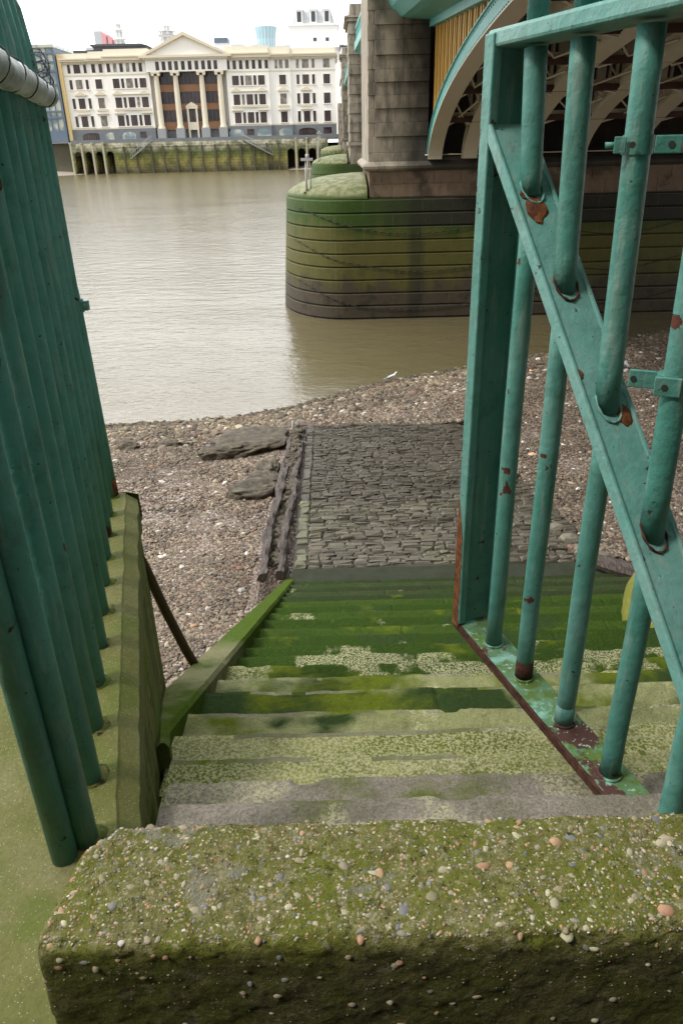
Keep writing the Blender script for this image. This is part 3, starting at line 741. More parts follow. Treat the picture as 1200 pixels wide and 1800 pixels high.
# ---- slipway: setts
def slipway():
    zs = lambda Y: .90 - .066*(Y - 7.63)
    VV, FF, CC = [], [], []; off = 0; y = 7.70; row = 0; ledges = {9.75: 0, 11.55: 0, 12.95: 0}
    XL = lambda Y: -.585 - .010*(Y - 7.6); XR = lambda Y: 3.15 - .13*(Y - 7.5)
    drop = 0
    while y < 14.2:
        d = rng.uniform(.062, .108); x = XL(y) + (.17 if True else 0)
        for L in list(ledges):
            if y > L: drop += .045; del ledges[L]; y += .090
        wob = rng.uniform(-.02, .02)
        first = True; x = XL(y)
        while x < XR(y):
            w = .15 if first else rng.uniform(.11, .27)
            if first and row % 2: x += .16; first = False; continue
            dd = d*(2.0 if first else 1) 
            g = .006; x0, x1, ya, yb = x+g, x+w-g, y+g, y+dd-g
            if w > .1 and rng.random() > .012:
                z = zs(y) - drop + rng.normal(0, .007) + .020*mn.noise(Vector((x*1.1, y*1.1, 0)))
                h = .045; b = .020; j = lambda s=.009: rng.normal(0, s)
                bend = .035*math.sin(x*2.1 + row*.7) + .02*mn.noise(Vector((x*2, row*.3, 1)))
                ring = lambda e, zz, tl: [(x0+e+j(), ya+e+bend+j(), zz+tl*j()), (x1-e+j(), ya+e+bend+j(), zz+tl*j()), (x1-e+j(), yb-e+bend+j(), zz+tl*j()), (x0+e+j(), yb-e+bend+j(), zz+tl*j())]
                V = ring(-.002, z-.10, 0) + ring(.001, z-.022, 1) + ring(b, z+.002, .7) 
                VV.append(V); f = [(8, 9, 10, 11)]
                for r in (0, 4):
                    for q in range(4): f.append((r+q, r+(q+1) % 4, r+4+(q+1) % 4, r+4+q))
                FF.append(np.array(f) + off); off += 12
                base = np.array([.070, .057, .040]) if y > 9.75 else np.array([.122, .107, .076])
                if first: base = np.array([.15, .16, .075]) if y < 9.8 else base
                CC.append(np.repeat((base*rng.uniform(.65, 1.45))[None], 12, 0))
            x += w; first = False
        y += d; row += 1
    o = np_mesh('slipway', np.concatenate([np.array(v) for v in VV]), np.concatenate(FF), M['setts'], np.concatenate(CC)); o['kind'] = 'structure'
    m = MB(); dz = lambda Y: sum(.045 for L in (9.75, 11.55, 12.95) if Y > L)
    m.grid(lambda u, v: (XL(7.6+6.6*v)-.02 + (XR(7.6+6.6*v)-XL(7.6+6.6*v)+.08)*u, 7.6+6.6*v, zs(7.6+6.6*v) - .030 - dz(7.6+6.6*v) - (.14 if any(L - .02 < 7.6+6.6*v < L + .13 for L in (9.75, 11.55, 12.95)) else 0) + .014*mn.fractal(Vector((u*14, v*26, 0)), 1, 2, 4)), 90, 260)
    struct('slipway_bed', m, M['mud'], fix=False)
    # loose flags at the right foot of the slip
    for k, (x, yy, s) in enumerate(((3.02, 8.0, .16), (2.93, 8.35, .13), (3.15, 7.82, .12), (2.85, 8.7, .12))):
        lab = ['largest pale flagstone at the right foot of the slipway', 'pale flagstone up the slip from the largest one', 'pale flagstone lowest down beside the stair landing', 'pale flagstone farthest along the slipway edge'][k]
        rock('flagstone', (x, yy, zs(yy)-.01), (s, s*.8, .05), M['setts_pale'], lab, 'stone', 20+k, 3, .2, 'flagstones at the slipway edge')
M['setts_pale'] = simple('pale_flag', (.13, .12, .09), (.22, .205, .16), 9, .7, .3, .5)
slipway()

# timber gutter with rubble along the left of the slip
def gutter():
    t = thing('timber_gutter', 'rotten double timber channel full of rubble along the left edge of the slipway', 'timber', (-.85, 11, .5))
    zs = lambda Y: .90 - .066*(Y - 7.63) - sum(.045 for L in (9.75, 11.55, 12.95) if Y > L)
    for (xa, xb, w) in ((-.965, -.90, .052), (-.745, -.715, .045)):
        m = MB()
        def f(u, v):
            y = 7.45 + 6.25*v; x = xa + (xb-xa)*v + .012*math.sin(y*2.7); a = 2*math.pi*u
            n_ = mn.fractal(Vector((math.cos(a)*.8 + xa*9, y*2.6, math.sin(a)*.8)), 1, 2, 5)
            br = .6 if abs(math.sin(y*1.15 + xa*4)) < .05 else 1
            r = w*(1.15 + .75*n_)*br
            return (x + r*math.copysign(abs(math.cos(a))**.6, math.cos(a)), y, zs(y) + .015 + 1.1*r*math.copysign(abs(math.sin(a))**.6, math.sin(a)))
        m.grid(f, 12, 150, False); V0 = [f(k/12, 0) for k in range(12)]; m.add(V0, [tuple(range(12))]); build('beam', m, M['timber'], t, fix=False)
    n = 420; Y = rng.uniform(7.8, 13.8, n); X = -.855 + (Y-7.8)*.006 + rng.uniform(-.09, .09, n)
    Z = .9 - .066*(Y-7.63) - .06 + rng.uniform(-.01, .05, n)
    V, F = stones(np.stack([X, Y, Z], -1), rng.uniform(.025, .075, n), ico())
    o = np_mesh('rubble', V, F, M['rock'], loc=ORG[t.name]); o.parent = t; o.location = (0, 0, 0); o['kind'] = 'stuff'
    m = MB(); m.tube((-.90, 13.72, .30), (-.91, 13.70, .62), .022, 8); build('stake', m, M['galv'], t)
gutter()
G = 'mud covered slabs beside the slipway'
rock('rock_slab', (-1.72, 13.55, .24), (.75, .62, .15), M['rock'], 'largest flat muddy slab, nearest the water left of the timber gutter', 'rock', 1.1, 4, .3, G, .5, .25)
rock('rock_slab', (-2.05, 13.0, .30), (.55, .20, .12), M['rock'], 'long thin muddy slab on the landward edge of the largest slab', 'rock', 7.7, 4, .35, G, .5, .35)
rock('rock_slab', (-1.25, 11.85, .40), (.20, .33, .12), M['rock'], 'narrow dark slab wedged against the timber gutter', 'rock', 2.6, 4, .35, G, .45, -.2)
rock('rock_slab', (-1.40, 10.75, .50), (.42, .27, .13), M['rock'], 'rounded muddy slab nearest the stairs beside the gutter', 'rock', 9.4, 4, .28, G, .5, .2)
rock('rock_slab', (-1.28, 11.30, .43), (.30, .25, .12), M['rock'], 'middle muddy slab between the nearest and the dark narrow one', 'rock', 5.5, 4, .3, G, .45, .1)
rock('beach_rock', (-4.15, 13.55, .20), (.22, .16, .13), M['rock'], 'dark pointed rock at the water edge by the railings', 'rock', 4.4, 4, .35, None, 0, .2)
rock('beach_rock', (-3.35, 13.62, .20), (.36, .13, .08), M['rock'], 'low dark rock ridge between the pointed rock and the slabs', 'rock', 8.4, 4, .4, None, 0, .1)
rock('beach_rock', (-1.05, 3.75, 1.02), (.13, .09, .05), M['rock'], 'flat grey stone on the shingle beside the wall foot', 'rock', 6.6, 3, .3, None, .5, .1)

# ================================================================== gate
def gate():
    A = Vector((.479, 2.158, 0)); d = Vector((.32, -.947, 0)).normalized(); n = Vector((-d.y, d.x, 0)); up = Vector((0, 0, 1))
    t = thing('iron_gate', 'open teal iron gate with round bars and a diagonal brace swung over the steps', 'gate', (A.x, A.y, 3.9))
    Q = lambda s, z, o=0: A + d*s + n*o + up*z
    if n.x < 0: n = -n
    z0, z1 = 3.945, 5.735; s1 = 1.45
    # stile facing us: a plate with a rounded lip
    m = MB(); m.obox(Q(-.055, (z0+z1)/2, .012), d, n, up, .009, .050, (z1-z0)/2)
    m.obox(Q(-.055, (z0+z1)/2, -.052), d, n, up, .024, .0135, (z1-z0)/2 - .004)
    m.obox(Q(-.030, (z0+z1)/2, .060), d, n, up, .036, .006, (z1-z0)/2 - .02)
    st_ = build('stile', m, M['teal'], t, bevel=.004)
    m = MB(); m.obox(Q(s1/2 - .035, z1 - .016, 0), d, n, up, s1/2 + .04, .060, .020); build('top_rail', m, M['teal_pale'], t, bevel=.008)
    m = MB(); m.obox(Q(s1/2 - .035, z0 - .012, .002), d, n, up, s1/2 + .045, .056, .010); bt = build('bottom_rail', m, M['rail_moss'], t, bevel=.003)
    m = MB(); m.obox(Q(s1/2 - .035, z0 - .016, -.059), d, n, up, s1/2 + .045, .0045, .015); build('rust_edge', m, M['rust_dark'], bt, bevel=.002)
    vv = MB(); V = []; 
    for q in range(30):
        z = z0 - .012 + q*.017; w = (.020 + .006*mn.noise(Vector((0, q*.7, 3))))*(1 if q < 22 else (30-q)/9.0)
        V += [Q(-.079, z, -.0668), Q(-.079 + 2*w, z, -.0668)]
    vv.add(V, [(2*q, 2*q+1, 2*q+3, 2*q+2) for q in range(29)]); rs = build('rust_strip', vv, M['rust'], st_); so = rs.modifiers.new('thick', 'SOLIDIFY'); so.thickness = .0015
    # diagonal brace: flat bar lying across the plane, sloping to the hinge side
    zb = lambda s: 5.470 - 1.11*s
    sA, sB = -.05, 1.45; dirb = (Q(sB, zb(sB)) - Q(sA, zb(sA))).normalized(); nb = n.cross(dirb).normalized()
    L = (Q(sB, zb(sB)) - Q(sA, zb(sA))).length; mid = (Q(sB, zb(sB)) + Q(sA, zb(sA)))/2
    m = MB(); m.obox(mid, dirb, n, nb, L/2, .056, .007); m.obox(mid - nb*0.0 - n*.059, dirb, n, nb, L/2, .006, .016); m.obox(mid + n*.059, dirb, n, nb, L/2, .006, .014)
    br = build('brace', m, M['teal_pale'], t, bevel=.004)
    # rust scab at the first bar
    def blob(c, r, seed, par, nm='rust_patch', ax=None, mat=None, thin=.0035):
        v, f = subdiv(*subdiv(*ico())); a, b, w = ax; V = []
        for p in v:
            k = 1 + .28*mn.fractal(Vector(p)*1.3 + Vector((seed, 0, 0)), 1, 2, 3)
            V.append(c + a*p[0]*r[0]*k + b*p[1]*r[1]*k + w*p[2]*thin)
        mm = MB(); mm.add(V, [tuple(q) for q in f], True); return build(nm, mm, mat or M['rust'], par)
    nb_up = nb if nb.z > 0 else -nb
    for (s, o, r, sd) in ((.128, -.008, (.036, .030), 2), (.10, -.030, (.012, .010), 4), (.150, -.012, (.014, .012), 5), (.520, .034, (.026, .020), 7), (.44, -.050, (.014, .012), 9), (.985, -.02, (.035, .026), 13)):
        blob(Q(s, zb(s), o) + nb_up*.008, r, sd, br, ax=(dirb, n, nb_up))
    bars = (.10, .29, .51, .725, .935, 1.15, 1.36)
    for i, s in enumerate(bars):
        r = .0265; m = MB(); s_ = s + .01*0
        zi = zb(s)
        lean = .0
        zt = z1 - .034
        pts = [Q(s + .002*math.sin(i*3 + k), z0 + (zi - .035 - z0)*k/8) for k in range(9)]
        m.path(pts, [r*1.0]*9, 20); b0 = build('bar', m, M['teal'], t)
        m = MB(); s2 = s - .012; zi2 = zb(s2)
        pts = [Q(s2 - .028*k/8, zi2 - .012 + (zt - zi2)*k/8) for k in range(9)]
        m.path(pts, [r*1.06]*9, 20); b1 = build('bar', m, M['teal'], t)
        # extends above the top rail
        m = MB(); m.tube(Q(s2 - .030, z1 + .003), Q(s2 - .034, z1 + .30), r, 20); build('finial', m, M['teal'], b1)
        # weld collars
        m = MB(); ring = [Q(s2, zb(s2), 0) + (dirb*math.cos(a)*(r*1.75) + n*math.sin(a)*r*1.15) + nb_up*.010 for a in np.linspace(0, 2*math.pi, 25)]
        m.path(ring, [.0030 + .0014*math.sin(q*2.3 + i) for q in range(25)], 6, caps=False); build('weld', m, M['rust_dark'] if i % 2 else M['teal_pale'], b1)
        m = MB(); ring = [Q(s, z0 + .001, 0) + (d*math.cos(a) + n*math.sin(a))*r*1.12 for a in np.linspace(0, 2*math.pi, 25)]
        m.path(ring, .0045, 6, caps=False); build('weld', m, M['rail_moss'], b0)
        if i in (1, 2): 
            m = MB(); pts = [Q(s, z0 + .002 + .032*k) for k in range(3)]; m.path(pts, [r*1.06, r*1.05, r*1.03], 20); build('rust_sleeve', m, M['rust_dark'] if i == 1 else M['teal_dark'], b0)
    # clamps with bolt lugs on the third and fourth bars
    for k, (s, z, da) in enumerate(((.478, 5.478, 0), (.690, 5.030, 1))):
        c = Q(s, z); m = MB()
        m.lathe((c.x, c.y, c.z - .018), [(.0315, 0), (.0315, .036)], 24)
        view = Vector((c.x, c.y, 0)).normalized(); side = Vector((view.y, -view.x, 0))
        if da == 0:
            cc = c + side*.058 - view*.024; m.obox(cc, side, view, up, .026, .004, .017)
            cc = c - side*.034 - view*.032; m.obox(cc, side, view, up, .012, .004, .016)
            holes = [c + side*.064 - view*.024, c - side*.010 - view*.036]
        else:
            cc = c - side*.058 + view*.004; m.obox(cc, side*1.0, view, up, .028, .004, .019); m.obox(c - side*.006 - view*.040, side, view, up, .026, .004, .020)
            holes = [c - side*.076 + view*.004, c - side*.012 - view*.040]
        cl = build('clamp', m, M['teal'], t, bevel=.002)
        for h in holes:
            m = MB(); m.tube(h - view*.0045, h - view*.0060, .0065, 12); build('bolt_hole', m, M['dark'], cl)
        if da == 0:
            m = MB(); hh = c - side*.052 - view*.02; m.tube(hh - side*.012, hh + side*.012, .006, 8); build('bolt', m, M['teal'], cl)
    # lock rod in the slot beside the stile
    m = MB(); m.tube(Q(-.01, 4.60, .085), Q(-.01, 4.93, .085), .008, 10); m.obox(Q(-.01, 4.59, .075), d, n, up, .012, .018, .01)
    m.obox(Q(-.01, 4.945, .075), d, n, up, .012, .018, .01)
    build('lock_rod', m, M['teal'], t)
gate()

# ================================================================== left railings
def railings():
    t = thing('iron_railings', 'tall close-set dark teal railings along the wall top on the left', 'railings', (-.78, 2.0, 4.15))
    FX = lambda y: -.574 - .243*(y - 1.126)
    ys = [1.126 + .1755*k for k in range(11)]
    for i, y in enumerate(ys):
        x = FX(y); r = .0275; m = MB()
        top = 6.02 - .01*(i % 3)
        pts = [(x, y, 4.10), (x, y, 4.7), (x - .001*(i % 2), y, 5.3), (x, y, 5.60), (x - .004, y, 5.75), (x - .020, y, 5.90), (x - .045, y, top)]
        m.path(pts, [r, r, r, r, r*1.02, r*.9, r*.25], 18)
        b = build('bar', m, M['teal_dark'], t)
        m = MB(); m.lathe((x, y, 4.140), [(r*1.16, 0), (r*1.12, .008), (r*1.03, .014)], 16); build('foot_collar', m, M['brown_iron'], b)
        v, f = subdiv(*ico()); V = []
        for p in v:
            k = 1 + .35*mn.fractal(Vector(p)*2 + Vector((i*3, 0, 0)), 1, 2, 3); V.append((x + .012 + p[0]*.036*k, y + .004 + p[1]*.040*k, 4.146 + p[2]*.010*k))
        mm = MB(); mm.add(V, [tuple(q) for q in f], True); build('foot_moss', mm, M['wall_side'], b)
    # first, outer stanchion at our end
    m = MB(); pts = [(-.606, 1.085, 4.10), (-.606, 1.085, 5.2), (-.606, 1.085, 6.1)]; m.path(pts, .027, 18); st = build('stanchion', m, M['teal_dark'], t)
    # more bars behind us so the run does not stop in mid-air
    rail = [(FX(y) + .040, y, 5.655 + .003*math.sin(y*9)) for y in np.linspace(1.02, 2.93, 40)]
    m = MB(); m.path(rail, [.034 + .003*math.sin(k*1.7) for k in range(40)], 16); rl = build('top_rail', m, M['tarred'], t)
    for k, y in enumerate(np.linspace(1.25, 2.80, 7)):
        m = MB(); ring = [(FX(y) + .040 + .037*math.cos(a), y + .012*math.sin(a*2), 5.655 + .037*math.sin(a)) for a in np.linspace(0, 2*math.pi, 19)]
        m.path(ring, .0018, 6, caps=False); build('wire_binding', m, M['dark'], rl)
    m = MB(); pts = []
    for k in range(60):
        a = k*.9; y = 2.75 + .22*k/60; pts.append((FX(y) + .035 + .03*math.cos(a), y, 5.72 + .035*math.sin(a) + .03*math.sin(k*.21)))
    m.path(pts, .0015, 5); build('wire_coil', m, M['dark'], t)
    # leaning end stay with its clamp and brown foot
    a = Vector((-.985, 2.90, 4.15)); b = Vector((-1.000, 2.90, 4.98)); a2 = a.lerp(b, .08)
    m = MB(); m.path([a2, a.lerp(b, .5), b, b + Vector((-.01, 0, .15))], .024, 16); s = build('end_stay', m, M['teal_dark'], t)
    m = MB(); m.path([a - Vector((0, 0, .02)), a2 + Vector((0, 0, .01))], .0255, 16); build('rusty_foot', m, M['rust'], s)
    m = MB(); m.lathe((b.x, b.y, 4.93), [(.032, 0), (.032, .05)], 16); m.obox((b.x + .035, b.y, 4.955), (1,0,0), (0,1,0), (0,0,1), .016, .012, .018)
    m.tube((b.x + .04, b.y - .02, 4.955), (b.x + .04, b.y + .02, 4.955), .007, 8)
    build('clamp', m, M['teal_pale'], s)
railings()
m = MB(); m.path([(-.965, 2.88, 3.93), (-.962, 2.97, 3.86), (-.950, 3.06, 3.70), (-.90, 3.12, 3.40), (-.84, 3.17, 3.12), (-.80, 3.19, 2.98), (-.795, 3.19, 2.86)], .024, 14)
tag(build('brown_handrail', m, M['brown_iron'], loc=(-.8, 3.19, 2.9)), 'curved brown iron handrail from the wall end down to the kerb', 'handrail')

# ================================================================== bridge
YP = 25.75                                     # south face of the first pier
def caisson_outline(cx, cy, a, b, x_end, off=0, n=40):
    pts = [(x_end, cy - b - off)]
    for k in range(n+1):
        th = -math.pi/2 - math.pi*k/n
        pts.append((cx + (a+off)*math.cos(th), cy + (b+off)*math.sin(th)))
    pts.append((x_end, cy + b + off)); return pts
def caisson(parent, cy, zbot, ztop, hc, a=2.08, b=3.2, x_end=24, name='caisson'):
    m = MB(); zs = [ztop]; 
    while zs[-1] > zbot: zs.append(zs[-1] - hc)
    cx = .4
    def ring(z, off): return [(x, y, z) for x, y in caisson_outline(cx, cy, a, b, x_end, off)]
    for i in range(len(zs)-1):
        t_, bt = zs[i], zs[i+1]; o = (ztop - t_)*.065; o2 = (ztop - bt)*.065
        seq = [(t_ + .0, o - .07), (t_ - .035, o - .07), (t_ - .045, o + .012), (t_ - .06, o + .02), (bt + .012, o2 + .012), (bt, o2)]
        R_ = [ring(z, q) for z, q in seq]; N = len(R_[0])
        V = [p for r_ in R_ for p in r_]
        m.add(V, [(k*N+j, k*N+j+1, (k+1)*N+j+1, (k+1)*N+j) for k in range(len(seq)-1) for j in range(N-1)])
    cs = build(name, m, M['caisson'], parent)
    # domed top of the cutwater
    m = MB(); ax = 2.74; X0 = 1.08
    def dome(u, v):
        th = -math.pi/2 - math.pi*u; rr = math.sin(v*math.pi/2)
        x = X0 + ax*rr*math.cos(th); y = cy + (b-.01)*rr*math.sin(th); z = ztop - .01 + .66*math.cos(v*math.pi/2)**1.0
        return (x, y, z + .012*mn.fractal(Vector((x*1.5, y*1.5, 0)), 1, 2, 3))
    m.grid(dome, 48, 22); build('cutwater_dome', m, M['caisson'], cs)
    return cs
def bridge():
    t = thing('road_bridge', 'teal steel arch bridge on stone piers with cream ribs underneath', 'bridge', (8, 26, 0))
    zd = lambda Y: 8.42 - .066*(25.6 - Y) if Y < 26 else (8.45 + .045*(Y-26) if Y < 75 else 10.65)
    XR = [2.95, 4.05, 5.75, 7.45, 9.2, 10.95, 12.7, 14.45, 16.2]
    # ---- pier 1
    cy = YP + 3.2
    caisson(t, cy, -1.2, 3.80, .415)
    m = MB(); m.box(1.16, 24, YP + .10, YP + 6.2, 3.6, 4.58)
    sh = build('pier_base', m, M['brownstone'], t)
    m = MB()      # joints of the base blocks stand as separate proud stones
    x = 1.16
    k = 0
    for (za, zb_) in ((3.83, 4.20), (4.215, 4.575)):
        x = 1.15 + (.4 if za > 4 else 0); 
        if za > 4: m.box(1.15, 1.535, YP + .075, YP + .11, za, zb_)
        while x < 23:
            w = [.72, .95, .85][k % 3]; k += 1; m.box(x, x + w - .015, YP + .075 + .004*(k % 3), YP + .11, za, zb_); x += w
    build('facing_stones', m, M['brownstone'], sh)
    m = MB()
    prof = [(0, 4.575), (-.10, 4.60), (-.17, 4.66), (-.18, 4.73), (-.12, 4.79), (-.03, 4.85), (.0, 4.86)]
    def pl(u, v):
        o, z = prof[int(round(v*6))]; o = -o
        pts = [(24, YP + .09 - o), (1.13 - o, YP + .09 - o), (1.13 - o, YP + 6.2 + o)]
        return (*pts[int(round(u*2))], z)
    m.grid(pl, 2, 6, False); m.box(1.13, 24, YP + .09, YP + 6.2, 4.575, 4.865)
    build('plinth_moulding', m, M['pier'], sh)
    # shaft, rusticated
    m = MB(); m.box(1.13, 1.42, YP + .20, YP + 6.0, 4.86, 11.4); m.box(1.42, 2.98, YP + .14, YP + 6.1, 4.86, 11.4)
    m.box(1.42, 24, YP + 1.6, YP + 6.1, 4.86, 9.6)
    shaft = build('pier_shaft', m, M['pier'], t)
    m = MB(); zc = [4.865, 5.11, 5.56, 5.946, 6.331, 6.694, 7.038, 7.377, 7.74, 8.126, 8.50, 8.87, 9.25, 9.65]
    for i in range(len(zc)-1):
        za, zb_ = zc[i] + (.004 if i % 2 else .002), zc[i+1] - .003; pr = .075 if i % 2 == 0 else .03
        cuts = [1.30, 1.95, 2.42, 2.985] if i % 2 else [1.34, 2.20, 2.985]
        if i == 0: cuts = [1.25, 1.95, 2.985]; pr = .05
        if i == 1: cuts = [1.30, 1.92, 2.985]; pr = .04
        for a, b in zip(cuts, cuts[1:]): m.box(a, b - .006, YP + .14 - pr, YP + .15, za, zb_)
        m.box(1.115 + (.0 if i % 2 else .02), 1.31, YP + .205 - .01*(i % 2) - .01, YP + .3, za, zb_)
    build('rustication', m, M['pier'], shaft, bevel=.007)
    # wall between the ribs, its colour blackened for shade under the arches
    m = MB(); m.box(2.995, 24, YP + 1.45, YP + 1.62, 4.86, 9.4); build('shade_dark_wall', m, M['shade_dark'], shaft)
    m = MB(); m.box(2.70, 24, YP + .3, YP + 1.5, 4.866, 4.95); build('skewback', m, M['shade_dark'], shaft)
    m = MB(); m.tube((2.9, YP + .05, 5.02), (18, YP + .05, 5.02), .02, 8); build('service_pipe', m, M['cream_steel'], shaft)
    # ---- arch ribs of the near span (centre Y=9, half span 17)
    Yc, A_, H, ZS = 9.0, 16.9, 3.12, 4.90
    def ez(Y, off=0):
        q = (Y - Yc)/A_; return ZS + H*math.sqrt(max(0, 1 - q*q))
    N = 72; ph = [math.pi*k/N for k in range(N+1)]
    def arc(th, off):
        c, s_ = math.cos(th), math.sin(th); nx, nz = c/A_, s_/H; l = math.hypot(nx, nz)
        return (Yc + A_*c - off*nx/l, ZS + H*s_ - off*nz/l)
    def rib(X, w, depth, mat_face, nm):
        out = [arc(a, 0) for a in ph]; inn = [arc(a, depth) for a in ph]
        def bar(x0, x1, o0, o1):
            mm = MB(); V = []
            for a in ph:
                p, q = arc(a, o0), arc(a, o1)
                V += [(x0, *p), (x1, *p), (x1, *q), (x0, *q)]
            F = []
            for k in range(N):
                for j in range(4): F.append((4*k+j, 4*k+(j+1) % 4, 4*k+4+(j+1) % 4, 4*k+4+j))
            F += [(0, 1, 2, 3), (4*N+3, 4*N+2, 4*N+1, 4*N)]
            mm.add(V, F); return mm
        web = build(nm, bar(X + .04, X + .40, .03, depth-.03), mat_face, t)
        build('flange', bar(X, X + .44, 0, .03), mat_face, web)
        build('soffit_plate', bar(X, X + .44, depth-.03, depth), M['cream_rib'], web)
        return web
    for i, X in enumerate(XR):
        w_ = rib(X, .44, .42 if i == 0 else .36, M['teal_bridge'] if i == 0 else M['cream_rib'], 'outer_arch_rib' if i == 0 else 'arch_rib')
        if i == 0:
            mm = MB()       # moulded upper edge and rivets of the outer rib
            for k in range(6, 60):
                for j in range(2):
                    y, z = arc(ph[0] + math.pi*(k + j*.5)/N/1.0*.5 + .02, .085); mm.box(X + .022, X + .041, y - .014, y + .014, z - .014, z + .014)
                    y, z = arc(ph[0] + math.pi*(k + j*.5)/N*.5 + .02, .34); mm.box(X + .022, X + .041, y - .014, y + .014, z - .014, z + .014)
            build('rivets', mm, M['teal_bridge'], w_)['kind'] = 'stuff'
    # ochre spandrel panels behind the outer rib
    m = MB(); m2 = MB(); m3 = MB()
    y = 25.45; k = 0; SL = []
    while y > 12:
        zb_ = ez(y) + .0; zt = zd(y) + .02
        if zt - zb_ > .08:
            sm_ = MB(); sm_.box(3.085, 3.125, y - .34, y, ez(y) - .1, zt); sm_.box(3.06, 3.086, y - .23, y - .12, ez(y) - .1, zt); SL.append(sm_)
        y -= .74; k += 1
    poly = [(25.55, 5.3)] + [(yy, ez(yy) - .1) for yy in np.linspace(25.3, 10, 30)] + [(10, zd(10)), (25.55, zd(25.55))]
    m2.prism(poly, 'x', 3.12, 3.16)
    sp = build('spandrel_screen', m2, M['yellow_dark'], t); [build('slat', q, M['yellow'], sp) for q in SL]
    # fascia beam + cavetto cornice running over to the bank, continuing over the further spans
    def cornice(Ya, Yb, sh=0):
        m = MB(); prof = [(3.30, -.02), (2.93, -.02), (2.93, .16), (2.35, .20), (2.10, .24), (1.98, .34), (1.80, .48), (1.70, .66), (1.45, .74), (1.20, .95), (.95, 1.05), (.95, 1.5), (3.30, 1.5)]
        m.prism([(min(3.3, a + sh), b) for a, b in prof], 'y', 0, 1); V = m.v; n = len(prof)
        V2 = [(v[0], Ya, v[2] + zd(Ya)) for v in V[:n]] + [(v[0], Yb, v[2] + zd(Yb)) for v in V[n:]]
        m.v = V2; return m
    c1 = build('cornice', cornice(YP + .12, -12), M['teal_bridge'], t)
    build('cornice', cornice(YP + 6.2, 61.6, .75), M['teal_bridge'], t)
    build('cornice', cornice(68, 109.5, .75), M['teal_bridge'], t)
    # deck
    m = MB()
    for (a, b) in ((YP + 6.3, -12), (61.9, YP + 6.3), (178, 61.9)):
        V = []
        for Y in (a, b):
            z = zd(Y) + .35; V += [(3.3, Y, z), (17.5, Y, z), (17.5, Y, z + .8), (3.3, Y, z + .8)]
        m.add(V, [(0,1,2,3), (7,6,5,4), (0,4,5,1), (1,5,6,2), (2,6,7,3), (3,7,4,0)])
    build('deck', m, M['deck_dark'], t)
    # cross frames between the ribs: chords, posts, X bracing
    for Y in (24.3, 22.2, 19.9, 17.4, 14.8, 12.0, 9.0, 6.0):
        zt = zd(Y) + .30; zb_ = ez(Y) - .05; h = zt - zb_; fr = None
        m = MB(); m.box(3.40, 16.6, Y - .06, Y + .06, zt - .12, zt); m.box(3.40, 16.6, Y - .05, Y + .05, zb_ - .14, zb_ - .04)
        fr = build('cross_frame', m, M['cream_steel'], t)
        m = MB(); m.box(3.40, 16.6, Y - .12, Y - .065, zb_ - .30, zb_ - .14); build('tie_beam', m, M['rust_beam'], fr)
        m = MB()
        for a, b in zip(XR, XR[1:]):
            a2, b2 = a + .44, b
            m.box(a2, a2 + .07, Y - .05, Y + .05, zb_, zt); m.box(b2 - .07, b2, Y - .05, Y + .05, zb_, zt)
            for (p, q) in (((a2, zb_ - .35), (b2, zb_ - .04)), ((a2, zb_ - .04), (b2, zb_ - .35)), ((a2, zt - .1), (b2, zb_)), ((a2, zb_), (b2, zt - .1))):
                m.path([(p[0], Y, p[1]), (q[0], Y, q[1])], .028, 4, smooth=False)
        build('bracing', m, M['cream_steel'], fr)
        for X in XR[1:]: build('spandrel_post', MB().box(X + .1, X + .34, Y - .07, Y + .07, zb_, zt + .02), M['cream_rib'], fr)
    m = MB()
    for X in XR[1:]:
        V = []
        for Y in (25.6, -8): z = zd(Y) + .34; V += [(X + .12, Y, z - .34), (X + .32, Y, z - .34), (X + .32, Y, z), (X + .12, Y, z)]
        m.add(V, [(0,1,2,3), (7,6,5,4), (0,4,5,1), (1,5,6,2), (2,6,7,3), (3,7,4,0)])
    build('stringers', m, M['rust_beam'], t)
    # longitudinal lacing low between the pairs of ribs
    for (Y0, Y1) in ((24.9, 23.2), (23.2, 21.0), (21.0, 18.6)):
        m = MB()
        for a, b in zip(XR, XR[1:]):
            a2, b2 = a + .44, b; za, zb_ = ez(Y0) - .2, ez(Y1) - .2
            m.path([(a2, Y0, za), (b2, Y1, zb_)], .03, 4, smooth=False); m.path([(b2, Y0, za), (a2, Y1, zb_)], .03, 4, smooth=False)
        build('wind_bracing', m, M['cream_steel'], t)
    # ---- piers 2 and 3
    for (Yp, zt, s2, dz) in ((62.0, 13.3, 1.33, 0), (109.5, 15.2, 1.42, .35)):
        cs = caisson(t, Yp + 3.2, -1.2, 3.86 + dz, .72)
        m = MB(); m.box(s2, 20, Yp + .1, Yp + 6.4, 3.6, 5.1 + dz); m.box(s2 - .14, 20, Yp - .02, Yp + 6.5, 5.1 + dz, 5.35 + dz)
        m.box(s2 + .02, 4.0, Yp + .2, Yp + 6.2, 5.35 + dz, zt - .35); m.box(4.0, 20, Yp + 1.8, Yp + 6, 5.35 + dz, 10.4)
        m.box(s2 - .16, 4.1, Yp + .02, Yp + 6.4, zt - .35, zt - .12); m.box(s2 - .28, 4.2, Yp - .1, Yp + 6.5, zt - .12, zt); m.box(s2 + .1, 4, Yp + .2, Yp + 6.2, zt, zt + .7)
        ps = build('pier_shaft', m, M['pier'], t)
        m = MB(); z = 5.37 + dz; k = 0
